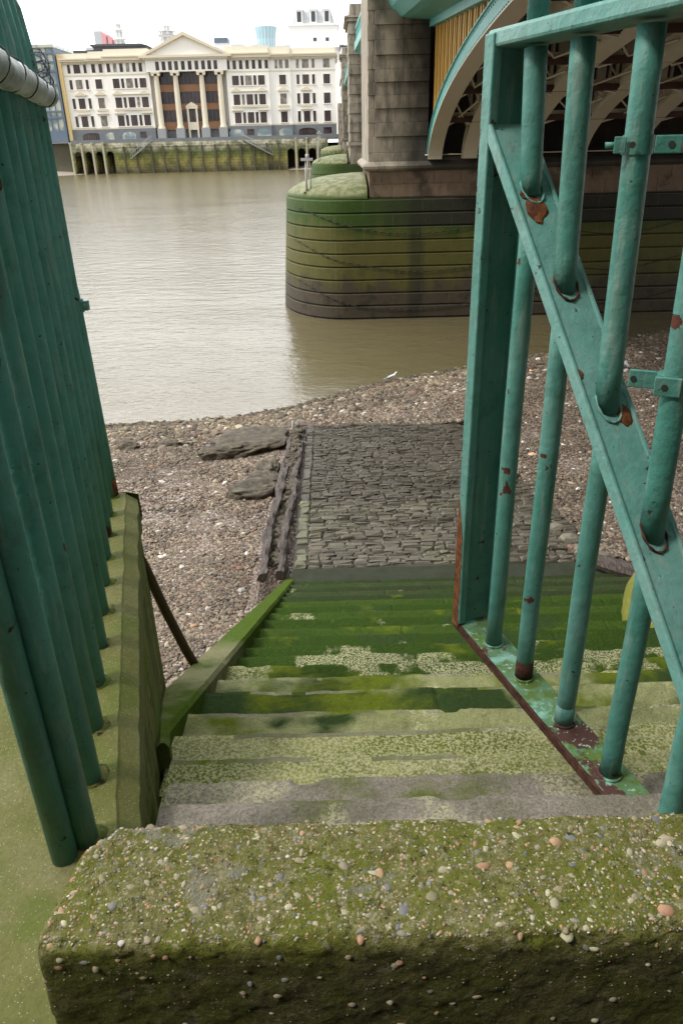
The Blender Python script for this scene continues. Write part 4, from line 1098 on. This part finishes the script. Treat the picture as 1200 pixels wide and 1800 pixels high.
        while z < zt - 1.0:
            h = .62; cuts = [s2 - .03, s2 + .75, s2 + 1.7, 4.02] if k % 2 else [s2 + .0, s2 + 1.2, 4.02]
            for a, b in zip(cuts, cuts[1:]): m.box(a, b - .02, Yp + .19 - (.10 if k % 2 else .04), Yp + .22, z + .015, z + h - .015)
            m.box(s2 - (.03 if k % 2 else .0), s2 + .05, Yp + .3, Yp + 6, z + .015, z + h - .015)
            z += h; k += 1
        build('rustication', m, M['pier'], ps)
        # arch between piers, outer rib only in view
        Ya, Yb = (YP + 6.3, Yp) if Yp < 100 else (68.3, Yp)
        m = MB(); V = []; n_ = 40; c0, a0 = (Ya+Yb)/2, (Yb-Ya)/2
        for k in range(n_+1):
            th = math.pi*k/n_; y1, z1 = c0 + a0*math.cos(th), 4.95 + dz + 4.2*math.sin(th); z2 = 4.95 + dz + 3.7*math.sin(th)
            V += [(2.95, y1, z1), (3.4, y1, z1), (3.4, c0 + (a0-.4)*math.cos(th), z2), (2.95, c0 + (a0-.4)*math.cos(th), z2)]
        m.add(V, [(4*k+j, 4*k+(j+1) % 4, 4*k+4+(j+1) % 4, 4*k+4+j) for k in range(n_) for j in range(4)])
        build('outer_arch_rib', m, M['teal_bridge'], t)
        # parapet
        m = MB()
        V = []
        for Y in (Ya, Yb): z = zd(Y); V += [(1.8, Y, z + 2.35), (1.95, Y, z + 2.35), (1.95, Y, z + 2.5), (1.8, Y, z + 2.5)]
        m.add(V, [(0,1,2,3), (7,6,5,4), (0,4,5,1), (1,5,6,2), (2,6,7,3), (3,7,4,0)])
        y = Ya + .5
        while y < Yb: z = zd(y); m.box(1.84, 1.91, y - .05, y + .05, z + 1.48, z + 2.36); y += .6
        build('parapet', m, M['teal_bridge'], t)
    # south abutment (behind the viewer's right shoulder)
    m = MB(); m.box(2.9, 18, -13, -8.2, -.5, 7.6); build('abutment', m, M['brownstone'], t)
    m = MB(); m.box(1.3, 18, 172, 181, 3, 12.2); build('abutment', m, M['pier'], t)
bridge()

# mooring chains draped round the first caisson
def chain(zpts, label):
    xs, zs = zip(*zpts); P = []
    cy = YP + 3.2
    for s in np.linspace(0, 1, 110):
        X = xs[0] + (xs[-1] - xs[0])*s; z = float(np.interp(X, xs, zs)) ; off = (3.8 - z)*.065 + .045
        q = (X - .4)/(2.08 + off)
        Y = cy - (3.2 + off)*(math.sqrt(max(0, 1 - q*q)) if X < .4 else 1)
        P.append((X, Y, z))
    # smooth the polyline of z
    Z = np.array([p[2] for p in P]); Z = np.convolve(np.pad(Z, 7, 'edge'), np.ones(15)/15, 'valid')
    m = MB(); pts = [(p[0], p[1], z) for p, z in zip(P, Z)]
    for k in range(0, len(pts)-1):
        a, b = Vector(pts[k]), Vector(pts[k+1]); 
        m.path([a.lerp(b, -.15), b.lerp(a, -.15)], .013 if k % 2 else .008, 5)
    tag(build('mooring_chain', m, M['dark'], loc=(pts[0][0], pts[0][1], pts[0][2])), label, 'chain', 'chains slung round the bridge caisson')
chain([(-1.35, 3.62), (-.6, 3.30), (.3, 3.00), (1.3, 2.78), (2.6, 2.68), (4.2, 2.80), (5.6, 3.2), (6.2, 3.3), (7.6, 2.7), (9.5, 2.5), (12, 3.1)], 'highest of the three chains on the green caisson')
chain([(-1.45, 2.68), (-.7, 2.1), (.4, 1.85), (2.0, 1.55), (3.0, 1.5), (5, 1.7), (6.2, 2.1), (7.4, 1.6), (9.5, 1.4), (12, 2.0)], 'middle one of the three chains on the green caisson')
chain([(-1.5, 1.35), (-.6, .9), (.4, .45), (1.5, .33), (3.0, .30), (4.8, .5), (6.2, 1.0), (7.4, .5), (9.5, .3), (12, .9)], 'lowest of the three chains, just above the water')

# marker posts on the cutwaters
def marker(x, y, z, h, label):
    t = thing('marker_post', label, 'post', (x, y, z), 'marker posts on the cutwaters')
    m = MB(); m.tube((x, y, z), (x, y, z + h), .032, 10); m.tube((x + .14, y, z + .1), (x + .14, y, z + h), .018, 8); m.tube((x, y, z+.12), (x+.14, y, z+.12), .015, 6)
    build('pole', m, M['galv'], t)
    m = MB(); m.box(x - .16, x + .24, y - .07, y + .07, z + h, z + h + .08); m.tube((x + .06, y, z + h + .06), (x + .06, y, z + h + .2), .06, 12); build('lantern', m, M['galv'], t)
    m = MB(); m.box(x - .09, x + .09, y - .09, y + .09, z - .02, z + .04); build('base_plate', m, M['dark'], t)
marker(-.90, 27.0, 3.93, .98, 'galvanised marker post on the nearest cutwater dome')
marker(-1.05, 63.6, 4.05, 1.9, 'marker post on the second cutwater beyond the first pier')

# gulls
def gull(c, s, face, label):
    t = thing('gull', label, 'gull', c, 'gulls at the water edge')
    d = Vector((math.cos(face), math.sin(face), 0)); w = Vector((-d.y, d.x, 0)); up = Vector((0, 0, 1)); C = Vector(c)
    prof = [(-.235, .100, .004, .004), (-.19, .112, .016, .010), (-.13, .125, .036, .026), (-.05, .138, .056, .048), (.03, .150, .062, .060), (.09, .172, .050, .056), (.125, .205, .034, .040), (.145, .235, .028, .032), (.165, .258, .029, .030), (.190, .262, .026, .026), (.208, .258, .013, .014), (.216, .256, .004, .005)]
    m = MB(); n = 14; V = []; F = []
    for (a, z, rw, rz) in prof:
        for k in range(n):
            th = 2*math.pi*k/n; V.append(C + (d*a + w*(rw*math.cos(th)) + up*(z + rz*math.sin(th)))*s)
    for i in range(len(prof)-1):
        for k in range(n): F.append((i*n+k, i*n+(k+1) % n, (i+1)*n+(k+1) % n, (i+1)*n+k))
    m.add(V, F, True); build('body', m, M['gull_white'], t)
    m = MB()
    for sd in (-1, 1):
        V = []; F = []
        P_ = [(.07, .165, .052), (.0, .170, .064), (-.10, .150, .056), (-.20, .130, .030), (-.275, .118, .010)]
        for (a, z, ww) in P_:
            for (dz, dw) in ((.028, -.012), (0, .006), (-.036, -.006)): V.append(C + (d*a + w*sd*(ww+dw) + up*(z+dz*(1 if a > -.2 else .3)))*s)
        for i in range(4):
            for j in range(2): F.append((i*3+j, i*3+j+1, i*3+j+4, i*3+j+3))
        m.add(V, F, True)
    wg = build('wings', m, M['gull_grey'], t); sm = wg.modifiers.new('thick', 'SOLIDIFY'); sm.thickness = .008
    m = MB(); m.path([C + (d*.212 + up*.256)*s, C + (d*.262 + up*.248)*s], [.007*s, .002*s], 6); build('beak', m, M['yellow'], t)
    for sd in (-1, 1):
        m = MB(); m.path([C + (w*sd*.022 + d*.0 + up*.10)*s, C + (w*sd*.022 - d*.008 + up*.05)*s, C + (w*sd*.022 + up*.004)*s, C + (w*sd*.022 + d*.035 + up*.002)*s], .005*s, 6); build('leg', m, M['dark'], t)
gull((1.335, 18.15, float(beach_z(1.335, 18.15)) + .02), .8, R(25), 'white gull standing at the water edge below the bridge pier')
gull((7.14, 18.2, float(beach_z(7.14, 18.2)) + .02), 1.05, R(110), 'white gull on the shingle seen through the gate bars')

# ================================================================== far bank
def quay():
    t = thing('quay_wall', 'algae stained river wall with timber piles below the white building', 'wall', (-30, 178, 0))
    m = MB()
    # arched bays: left (-59..-50.5) and right (-9.5..-1.5); solid between
    def arch_bays(xs, w, spring, top):
        for xc in xs:
            pts = [(xc - w/2, spring)] + [(xc + w/2*math.cos(a), spring + w/2*math.sin(a)) for a in np.linspace(math.pi, 0, 9)] + [(xc + w/2, spring)]
            poly = [(xc - w/2 - .35, spring)] + pts[0:1] + pts[1:-1] + [(xc + w/2 + .35, spring), (xc + w/2 + .35, top), (xc - w/2 - .35, top)]
            m.prism(poly, 'y', 178, 178.8); m.box(xc - w/2 - .35, xc - w/2, 178, 182, -.6, spring); m.box(xc + w/2, xc + w/2 + .35, 178, 182, -.6, spring)
    lx = [-54.9 + 2.3*k for k in range(4)]; rx = [-9.0 + 2.3*k for k in range(4)]
    arch_bays(lx, 1.6, 3.6, 5.2); arch_bays(rx, 1.6, 3.3, 5.0)
    m.box(-46.85, -10.15, 178, 182, -.8, 5.15); m.box(-56.05, -46.85, 178, 181, 5.2, 5.95); m.box(-46.85, -10.15, 177.9, 181, 5.15, 5.95); m.box(-10.15, -.95, 178, 181, 5.0, 5.9)
    w = build('wall_face', m, M['quay'], t)
    m = MB(); m.box(-57, 1.3, 182, 183, -1, 5.1); build('recess_back', m, M['quay_shade'], w)
    m = MB(); m.box(-56.2, 1.3, 178.2, 178.5, 5.95, 6.65); m.box(-56.2, 1.3, 178.5, 183.9, 5.8, 6.31); build('parapet', m, M['granite'], w)
    m = MB(); m.box(-90, -56.05, 183, 186, -.5, 6.2); build('side_wall', m, M['pile'], w)
    x = -44.9
    xs = [-44.9, -42.2, -39.0] + [-36.4 + 2.78*k for k in range(9)] + [-11.6]
    for x in xs:
        m = MB(); m.box(x - .16, x + .16, 177.55, 177.95, -.8, 5.3); m.box(x - .19, x + .19, 177.5, 177.9, 4.6, 5.0); build('fender_pile', m, M['pile'], t)
    for x in [-56.0 + 2.3*k for k in range(4)] + [-7.85 + 2.3*k for k in range(3)]:
        m = MB(); m.prism([(x - .20, -.6), (x + .20, -.6), (x + .17, 5.9), (x - .17, 5.9)], 'y', 177.0, 177.5); m.box(x - .24, x + .24, 176.9, 178.0, 5.9, 6.15); build('concrete_post', m, M['concrete_post'], t)
    # ladders / stair flights against the wall
    for (xa, za, xb, zb_, nm) in ((-43.4, 2.9, -38.6, 6.2, 'stair_flight'), (-19.0, 6.0, -12.9, 2.9, 'stair_flight')):
        m = MB()
        for dz in (0, .95):
            m.path([(xa, 177.3, za + dz), (xb, 177.3, zb_ + dz)], .06 if dz else .13, 5)
        for k in range(13):
            s = k/12; m.box(xa + (xb-xa)*s - .03, xa + (xb-xa)*s + .03, 177.2, 177.4, za + (zb_-za)*s, za + (zb_-za)*s + .95)
            m.box(xa + (xb-xa)*s - .22, xa + (xb-xa)*s + .22, 177.0, 177.9, za + (zb_-za)*s - .03, za + (zb_-za)*s + .03)
        build(nm, m, M['granite_pale'], t)
    m = MB()
    for x in (-13.4, -12.9): m.box(x - .04, x + .04, 177.3, 177.4, -.4, 3.4)
    for k in range(12): m.box(-13.4, -12.9, 177.3, 177.38, k*.28, k*.28 + .05)
    build('ladder', m, M['dark'], t)
quay()
m = MB(); m.grid(lambda u, v: (-62 + 11.5*u, 168.5 + 13*v, -.25 + .95*v*(1 - .55*u) - .25*u + .05*mn.fractal(Vector((u*9, v*6, 0)), 1, 2, 3)), 30, 20)
m.grid(lambda u, v: (-10.5 + 9*u, 174 + 8*v, -.2 + 1.1*v*u**.4 + .05*mn.fractal(Vector((u*9, v*6, 4)), 1, 2, 3)), 30, 16)
struct('far_foreshore', m, simple('far_shingle', (.16, .12, .09), (.50, .46, .40), 2.5), fix=False)

def palace():
    t = thing('riverside_office', 'long white classical building with a columned pediment across the river', 'building', (-28, 186, 6.3))
    F, T = M['facade'], M['facade_trim']
    y = lambda X: 183.4 if (-47.9 < X < -38.6 or -22.6 < X < -13.0) else 184.0
    m = MB()
    blocks = [(-57.2, -51.3, 184.3), (-51.3, -47.9, 183.9), (-47.9, -38.7, 183.4), (-22.3, -13.2, 183.4), (-13.2, -8.6, 183.9), (-8.6, 1.0, 184.3)]
    for (a, b, yy) in blocks: m.box(a, b, yy, 200, 8.75, 21.5)
    m.box(-38.7, -22.3, 185.2, 200, 8.3, 21.5)
    wall = build('wall', m, F, t)
    m = MB()
    for (a, b, yy) in blocks: m.box(a - .02, b + .02, yy - .18, 200.1, 6.31, 8.72)
    m.box(-38.68, -22.32, 184.9, 186, 6.31, 8.3)
    build('granite_base', m, M['granite'], wall)
    for i, (a, b, yy) in enumerate(blocks):
        m = MB(); m2 = MB(); h = .25 if i in (2, 3) else 0
        m.box(a - .5, b + .5, yy - .75 + .01*i, 200.2, 21.5 + .003*i, 21.85 + h); m.box(a - .25, b + .25, yy - .4, 200.3, 21.3 - .002*i, 21.49)
        m.box(a - .3, b + .3, yy - .95 + .01*i, 200, 21.86 + h, 22.1 + h); build('string_course', MB().box(a - .1, b + .1, yy - .12, yy + .1, 8.73, 9.0), T, wall); build('string_course', MB().box(a - .06, b + .06, yy - .06, yy + .1, 18.9, 19.1), T, wall)
        m2.box(a, b, yy + .2, 199, 22.1 + h, 23.35 + h*1.2 - (.25 if i in (0, 5) else 0))
        n_ = int((b-a)/.55)
        for k in range(n_): m.box(a + k*.55, a + k*.55 + .25, yy - .62, yy, 21.12, 21.3)
        build('cornice', m, T, wall); build('attic', m2, M['facade_roof'], wall)
    m = MB(); m.box(-51, -39.6, 188, 196, 23.6, 24.7); m.box(-56, -46, 190, 196, 23.3, 24.2); m.prism([(-51.5, 24.6), (-39.2, 24.6), (-40.6, 25.0), (-51.5, 25.0)], 'y', 187.5, 196.5)
    build('roof', m, M['slate'], t)
    m = MB(); m.box(-17, -15.2, 190, 192, 23.3, 24.6); m.box(-12.2, -8.8, 190, 194, 23.3, 24.2); m.box(-21.5, -18.7, 189, 192, 23.7, 24.6); build('plant_room', m, M['grey_far'], t)
    # windows
    rows = [(9.25, 11.35), (12.75, 14.75), (16.45, 18.25)]
    wide, nar = 1.42, .62
    colsL = [(-55.85, nar), (-54.13, wide), (-52.39, nar), (-49.78, wide), (-45.92, wide), (-44.53, nar), (-43.07, wide), (-41.65, nar), (-40.19, wide)]
    colsR = [(-20.4, wide), (-19.0, nar), (-17.6, wide), (-16.25, nar), (-14.85, wide), (-10.35, wide), (-7.07, nar), (-5.4, wide), (-3.73, nar), (-.90, wide)]
    def yw(X):
        for (a, b, yy) in blocks:
            if a <= X <= b: return yy
        return 184
    def window(X, w, z0, z1, hood=None, sill=True, name='window'):
        yy = yw(X); m = MB(); m.box(X - w/2, X + w/2, yy - .02, yy + .2, z0, z1)
        g = build(name, m, M['win_blind'] if (z0 > 19 and X > -12) or mn.noise(Vector((X*3.1, z0*2.7, 0))) > .32 else M['win'], t)
        m = MB(); m.box(X - w/2 - .10, X - w/2, yy - .08, yy, z0, z1); m.box(X + w/2, X + w/2 + .10, yy - .08, yy, z0, z1); m.box(X - w/2 - .10, X + w/2 + .10, yy - .08, yy, z1, z1 + .10)
        if sill: m.box(X - w/2 - .18, X + w/2 + .18, yy - .22, yy, z0 - .15, z0 - .01)
        build('surround', m, F, g)
        if w > 1:
            m = MB()
            for dx in (-.24*w, 0.02, .26*w): m.box(X + dx - .025, X + dx + .025, yy - .05, yy - .02, z0, z1)
            build('mullion', m, M['win_frame'], g)
        return g
    for cols in (colsL, colsR):
        for (X, w) in cols:
            for (a, b) in rows: window(X, w, a, b)
    top = [(-55.85, nar), (-54.13, wide), (-52.39, nar), (-50.5, .8), (-48.95, .8)] + [(-43.07 + 1.36*k, .72) for k in range(-3, 4)]
    top += [(-17.7 + 1.36*k, .72) for k in range(-3, 4)] + [(-11.6, .6), (-10.6, .8), (-9.3, .8), (-7.07, nar), (-5.4, wide), (-3.73, nar), (-.90, wide)]
    for (X, w) in top: window(X, w, 19.45, 21.05, sill=False)
    # hoods (small pediments) and linked balcony rails above/below the middle rows
    for (X, wd) in ((-54.13, 2.6), (-49.78, 2.4), (-45.92, 2.2), (-40.19, 2.2), (-20.4, 2.2), (-14.85, 2.2), (-10.35, 2.3), (-5.4, 2.4)):
        yy = yw(X); build('window_hood', MB().prism([(X - wd/2, 15.25), (X + wd/2, 15.25), (X + wd/2, 15.4), (X, 16.0), (X - wd/2, 15.4)], 'y', yy - .4, yy - .003), T, wall)
        build('apron_panel', MB().box(X - wd/2, X + wd/2, yy - .30, yy - .002, 12.25, 12.55), T, wall); build('window_ledge', MB().box(X - wd/2 - .1, X + wd/2 + .1, yy - .45, yy - .004, 11.62, 11.8), T, wall)
    for (a, b) in ((-44.8, -41.3), (-19.3, -15.95)):
        build('linking_moulding', MB().box(a, b, 183.05, 183.398, 15.25, 15.4), T, wall); build('linking_moulding', MB().box(a, b, 183.05, 183.398, 12.25, 12.5), T, wall)
    # arched openings in the granite base
    for (X, w, dark_) in ((-53.0, 4.2, 1), (-48.6, 2.4, 0), (-44.6, 2.9, 0), (-41.5, 1.4, 2), (-38.0+.0, 2.6, 0), (-21.0, 3.2, 0), (-17.9, 1.5, 2), (-14.9, 3.0, 0), (-10.2, 2.8, 0), (-5.4, 4.0, 1), (-1.0, 1.8, 2)):
        if -38.7 < X < -22.3: continue
        yy = yw(X) - .18; m = MB(); zt = 7.45
        poly = [(X - w/2, 6.35), (X + w/2, 6.35), (X + w/2, zt)] + [(X + w/2*math.cos(a), zt + .65*math.sin(a)) for a in np.linspace(.3, math.pi-.3, 7)] + [(X - w/2, zt)] if dark_ != 2 else [(X - w/2, 6.9), (X + w/2, 6.9), (X + w/2, 8.1), (X - w/2, 8.1)]
        m.prism(poly, 'y', yy - .03, yy + .1); g = build('arched_window', m, M['win'] if dark_ else M['win_blue'], t)
        m = MB()
        for k in range(int(w/.5)): m.box(X - w/2 + .25 + k*.5 - .03, X - w/2 + .25 + k*.5 + .03, yy - .06, yy - .03, 6.9, zt + .2)
        build('mullion', m, M['granite'], g)
    # portico
    m = MB(); m.box(-39.1, -21.9, 182.5, 187, 19.25, 21.55); m.box(-39.5, -21.5, 182.1, 187, 21.55, 22.0)
    prt = build('portico', m, F, t)
    m = MB(); m.prism([(-39.6, 22.0), (-21.4, 22.0), (-30.5, 25.75)], 'y', 182.6, 196); build('pediment', m, F, prt)
    m = MB(); dx, dz = -30.5 + 40.1, 26.1 - 22.2
    m.prism([(-40.3, 22.02), (-39.2, 22.02), (-30.5, 25.65), (-21.8, 22.02), (-20.7, 22.02), (-30.5, 26.35)], 'y', 181.8, 195.5)
    m.box(-40.2, -20.8, 181.7, 182.7, 21.75, 22.2)
    for k in range(32): m.box(-39.3 + k*.56, -39.05 + k*.56, 182.0, 182.5, 21.35, 21.54)
    build('raking_cornice', m, T, prt)
    def col(X, r=.62):
        m = MB(); m.lathe((X, 183.3, 8.55), [(r*1.25, 0), (r*1.25, .25), (r*1.1, .45), (r, .6), (r, 3), (r*.93, 7), (r*.84, 9.9), (r*.9, 10.0)], 20)
        c = build('column', m, T if False else M['facade_col'], prt)
        return c
    M['facade_col'] = simple('cream_column_stone', (.66, .60, .47), (.72, .66, .53), .4, .7)
    CX = [-37.25, -33.15, -27.6, -23.75]
    for X in CX:
        c = col(X)
        m = MB(); m.box(X - .95, X + .95, 182.45, 184.1, 18.95, 19.24); 
        for sx in (-1, 1): m.tube((X + sx*.62, 182.5, 18.78), (X + sx*.62, 184.0, 18.78), .30, 14)
        m2 = MB(); m2.box(X - .92, X + .92, 182.4, 184.3, 6.32, 8.55)
        # capital and pedestal belong to the portico part
        build('capital', m, M['facade_col'], prt); build('pedestal', m2, M['granite_pale'], prt)
    # entablature windows 3 / 4 / 3 and the glazed bays behind the columns
    yy = 182.5
    for (a, b, n_) in ((-36.6, -33.9, 3), (-32.6, -28.3, 4), (-26.9, -24.3, 3)):
        for k in range(n_):
            X = a + (b-a)*k/(n_-1) if n_ > 1 else a; m = MB(); m.box(X - .38, X + .38, yy - .03, yy + .1, 19.5, 21.1); build('entablature_window', m, M['win'], prt)
    bays = [(-36.5, -33.9), (-32.4, -28.35), (-26.85, -24.5)]
    for bi, (a, b) in enumerate(bays):
        m = MB(); m.box(a - 1.2, b + 1.2, 184.6, 184.9, 8.3, 19.25); bp = build('bay_panel', m, M['bay_brown'], t)
        for (z0, z1) in ((9.9, 12.1), (13.4, 15.6), (17.0, 19.2)):
            m = MB(); m.box(a - .9, b + .9, 184.5, 184.6, z0, z1); g = build('bay_window', m, M['win'], bp)
            m = MB(); w = b - a + 1.8; n_ = int(w/.75)
            for k in range(1, n_): m.box(a - .9 + k*w/n_ - .03, a - .9 + k*w/n_ + .03, 184.44, 184.5, z0, z1)
            build('mullion', m, M['steel_blue'], g)
    # doorway surround with its little pediment
    m = MB(); X = -30.4
    for sx in (-1, 1): m.box(X + sx*.95 - .2, X + sx*.95 + .2, 183.9, 184.4, 6.4, 12.3)
    m.box(X - 1.3, X + 1.3, 183.85, 184.4, 12.3, 12.75); m.prism([(X - 1.45, 12.75), (X + 1.45, 12.75), (X, 13.6)], 'y', 183.8, 184.4); m.box(X - .74, X + .74, 183.95, 184.4, 8.2, 9.7)
    build('door_surround', m, M['facade_col'], t)
    m = MB(); m.box(-57.9, -57.2, 183.6, 200, 6.31, 23.0); build('end_pier', m, M['ochre_wall'], t)
palace()

def glass_office():
    t = thing('glass_office', 'dark framed glass office block left of the white building', 'building', (-63, 184, 6.3))
    m = MB(); m.box(-72, -58.3, 183.6, 200, 6.31, 24.2); m.box(-72.5, -58.0, 183.2, 200.4, 24.2, 24.8); b = build('body', m, M['win_blue'], t)
    m = MB()
    for z in (8.3, 11.0, 12.2, 14.8, 17.2, 19.8, 21.4, 23.0): m.box(-72, -58.25, 183.3, 183.6, z, z + .35)
    for x in np.arange(-72, -58, 1.35): m.box(x - .08, x + .08, 183.35, 183.62, 8.3, 24.2)
    m.box(-72, -58.2, 183.2, 183.7, 6.4, 8.3); m.box(-58.35, -58.12, 183.25, 200, 6.4, 24.3)
    build('frame', m, M['steel_blue'], b)
glass_office()

def spire(X, Y, z0, h, w, tiers, label, mat):
    t = thing('church_spire', label, 'spire', (X, Y, 6.3), 'church spires behind the white building')
    m = MB(); m.box(X - w/2, X + w/2, Y - w/2, Y + w/2, 6.31, z0); build('tower', m, mat, t)
    z = z0; r = w*.52
    for k, (rr, hh) in enumerate(tiers):
        m = MB(); m.lathe((X, Y, z), [(rr*w*.62, 0), (rr*w*.62, .25*hh*.2), (rr*w*.40, hh*.08), (rr*w*.40, hh*.8), (rr*w*.6, hh*.86), (rr*w*.6, hh*.95), (rr*w*.38, hh)], 12)
        st = build('lantern_stage', m, mat, t)
        for a in range(6):
            m = MB(); th = a*math.pi/3 + .3; m.obox((X + rr*w*.41*math.cos(th), Y + rr*w*.41*math.sin(th), z + hh*.42), (-math.sin(th), math.cos(th), 0), (math.cos(th), math.sin(th), 0), (0, 0, 1), rr*w*.10, .12, hh*.28)
            build('opening', m, M['grey_far'], st)
        z += hh
    m = MB(); m.lathe((X, Y, z), [(.16*w, 0), (.10*w, h*.3), (.02*w, h)], 8); build('finial', m, mat, t)
spire(-119.8, 500, 55, 4, 6.5, [(1.0, 5.0), (.75, 4.5), (.5, 2.5)], 'slender white church spire on the left above the slate roof', M['white_far'])
spire(-92.7, 500, 56, 3, 7.5, [(1.15, 4.8), (1.2, 2.2), (.6, 2.8)], 'broader white church tower just left of the pediment', M['white_far'])
spire(-99.5, 560, 57, 4, 3.5, [(1.0, 2.0)], 'faint pointed spire between the two white church towers', M['white_far'])

m = MB()
def tower():
    t = thing('tower_block', 'distant grey and red clad tower block above the roofs', 'tower', (-131, 520, 6.3))
    m = MB(); m.box(-145.5, -139, 520, 540, 6.4, 58); m.box(-139, -134.5, 518, 540, 6.4, 66); b = build('body', m, M['grey_far'], t)
    m = MB()
    for k in range(3): m.prism([(-134.4 + 3.4*k, 6.4), (-132.0 + 3.4*k, 6.4), (-132.0 + 3.4*k, 64 - 1.5*k), (-134.4 + 3.4*k, 65.5 - 1.5*k)], 'y', 517.5, 540)
    build('red_fins', m, M['red_far'], t)
    m = MB()
    for k in range(3): m.box(-131.9 + 3.4*k, -131.1 + 3.4*k, 519, 539, 6.4, 63 - 1.5*k)
    build('glazing', m, M['grey_far'], t)
tower()
def blue_tower():
    t = thing('glass_tower', 'pale blue flared glass tower behind the right wing', 'tower', (-37, 520, 6.3))
    m = MB(); V = []; n = 20
    for (z, k) in ((6.4, 1), (50, 1.0), (60, 1.08), (66, 1.32), (66.1, 1.2)):
        for i in range(n):
            a = 2*math.pi*i/n; V.append((-38.0 + 5.3*k*math.cos(a), 520 + 5.3*k*math.sin(a), z))
    m.add(V, [(j*n+i, j*n+(i+1) % n, (j+1)*n+(i+1) % n, (j+1)*n+i) for j in range(4) for i in range(n)] + [tuple(range(4*n, 5*n))]); b = build('glazing', m, M['blue_glass_far'], t)
    m = MB()
    for i in range(n):
        a = 2*math.pi*(i+.0)/n; m.path([(-38 + 5.35*math.cos(a), 520 + 5.35*math.sin(a), 40), (-38 + 5.75*math.cos(a), 520 + 5.75*math.sin(a), 60), (-38 + 7.0*math.cos(a), 520 + 7.0*math.sin(a), 66.3)], .16, 4, smooth=False)
    for z in (52, 54.5, 57, 59.5, 62): 
        k = 5.4 if z < 60 else 6.0; m.path([(-38 + k*math.cos(a), 520 + k*math.sin(a), z) for a in np.linspace(0, 2*math.pi, 21)], .14, 4, caps=False, smooth=False)
    build('mullions', m, M['white_far'], b)
    t = thing('roof_plant', 'small blue grey rooftop box above the right end of the pediment', 'building', (-62, 500, 6.3))
    m = MB(); m.box(-66, -58.6, 500, 510, 6.4, 56.3); m.box(-66.1, -58.5, 499.8, 510, 56.3, 59.3); build('body', m, M['white_far'], t); m = MB(); m.box(-66.2, -58.4, 499.6, 510.2, 56.6, 59.1); build('cladding', m, M['steel_blue'], t)
blue_tower()
def dome_block():
    t = thing('mansard_block', 'tall white block with a curved mansard roof behind the right wing', 'building', (-5, 262, 6.3))
    m = MB(); m.box(-13, 3.2, 262, 280, 6.4, 30.4); m.box(-14, 4.2, 261, 281, 30.4, 31.6); m.box(-12.2, 2.4, 262.6, 279, 31.6, 36.2); m.box(-12.6, 2.8, 262.2, 279.4, 36.2, 36.7)
    b = build('wall', m, M['white_far'], t)
    m = MB(); V = []
    for (z, i) in ((36.7, 0), (38.4, .5), (40.0, 1.2), (41.0, 2.2), (41.2, 3.6)):
        V += [(-11.2 + i, 263.5 + i, z), (1.6 - i, 263.5 + i, z), (1.6 - i, 278 - i, z), (-11.2 + i, 278 - i, z)]
    m.add(V, [(4*k+j, 4*k+(j+1) % 4, 4*k+4+(j+1) % 4, 4*k+4+j) for k in range(4) for j in range(4)] + [(16, 17, 18, 19)]); rf = build('mansard_roof', m, M['grey_far'], t)
    for X in (-9.0, -4.8, -.8):
        m = MB(); m.box(X - 1.0, X + 1.0, 263.0, 266, 36.8, 40.2); m.box(X - 1.2, X + 1.2, 262.8, 266, 40.2, 40.5); d_ = build('dormer', m, M['white_far'], rf)
        m = MB(); m.box(X - .6, X + .6, 262.9, 263.0, 37.2, 39.8); build('dormer_window', m, M['slate'], t)
    for X in (-4.5, -.8):
        m = MB(); m.box(X - .5, X + .5, 262.5, 262.6, 32.2, 33.1); build('window', m, M['slate'], t)
    m = MB()
    for k in range(22): m.box(-13.6 + .8*k, -13.3 + .8*k, 260.9, 261, 30.0, 30.38)
    build('dentils', m, M['grey_far'], b)
dome_block()
# street side buildings between the white building and the piers
def street():
    specs = [(2.4, 9, 196, 214, 17.5, 'facade_trim', 'narrow cream side street house beside the bridge foot'),
             (3.6, 12, 222, 250, 24.5, 'blue_glass_far', 'blue glass block rising above the side street'),
             (3.0, 10, 252, 290, 29.5, 'white_far', 'white stone block at the far end of the side street')]
    for (a, b, y0, y1, zt, mt, lab) in specs:
        t = thing('street_building', lab, 'building', ((a+b)/2, y0, 6.3)); m = MB(); m.box(a, b, y0, y1, 6.31, zt); w = build('wall', m, M[mt], t)
        m = MB(); m.box(a - .25, b + .2, y0 - .25, y1, zt, zt + .5); build('roof', m, M['slate'], t)
        z = 8
        while z < zt - 2:
            for k in range(4):
                X = a + .8 + k*1.4; m = MB(); m.box(X - .35, X + .35, y0 - .04, y0, z, z + 1.7); build('window', m, M['win'], t)
            for k in range(3):
                Y = y0 + 2.5 + k*4.5; m = MB(); m.box(a - .04, a, Y - .8, Y + .8, z, z + 1.7); build('window', m, M['win'], t)
            z += 3.4
street()
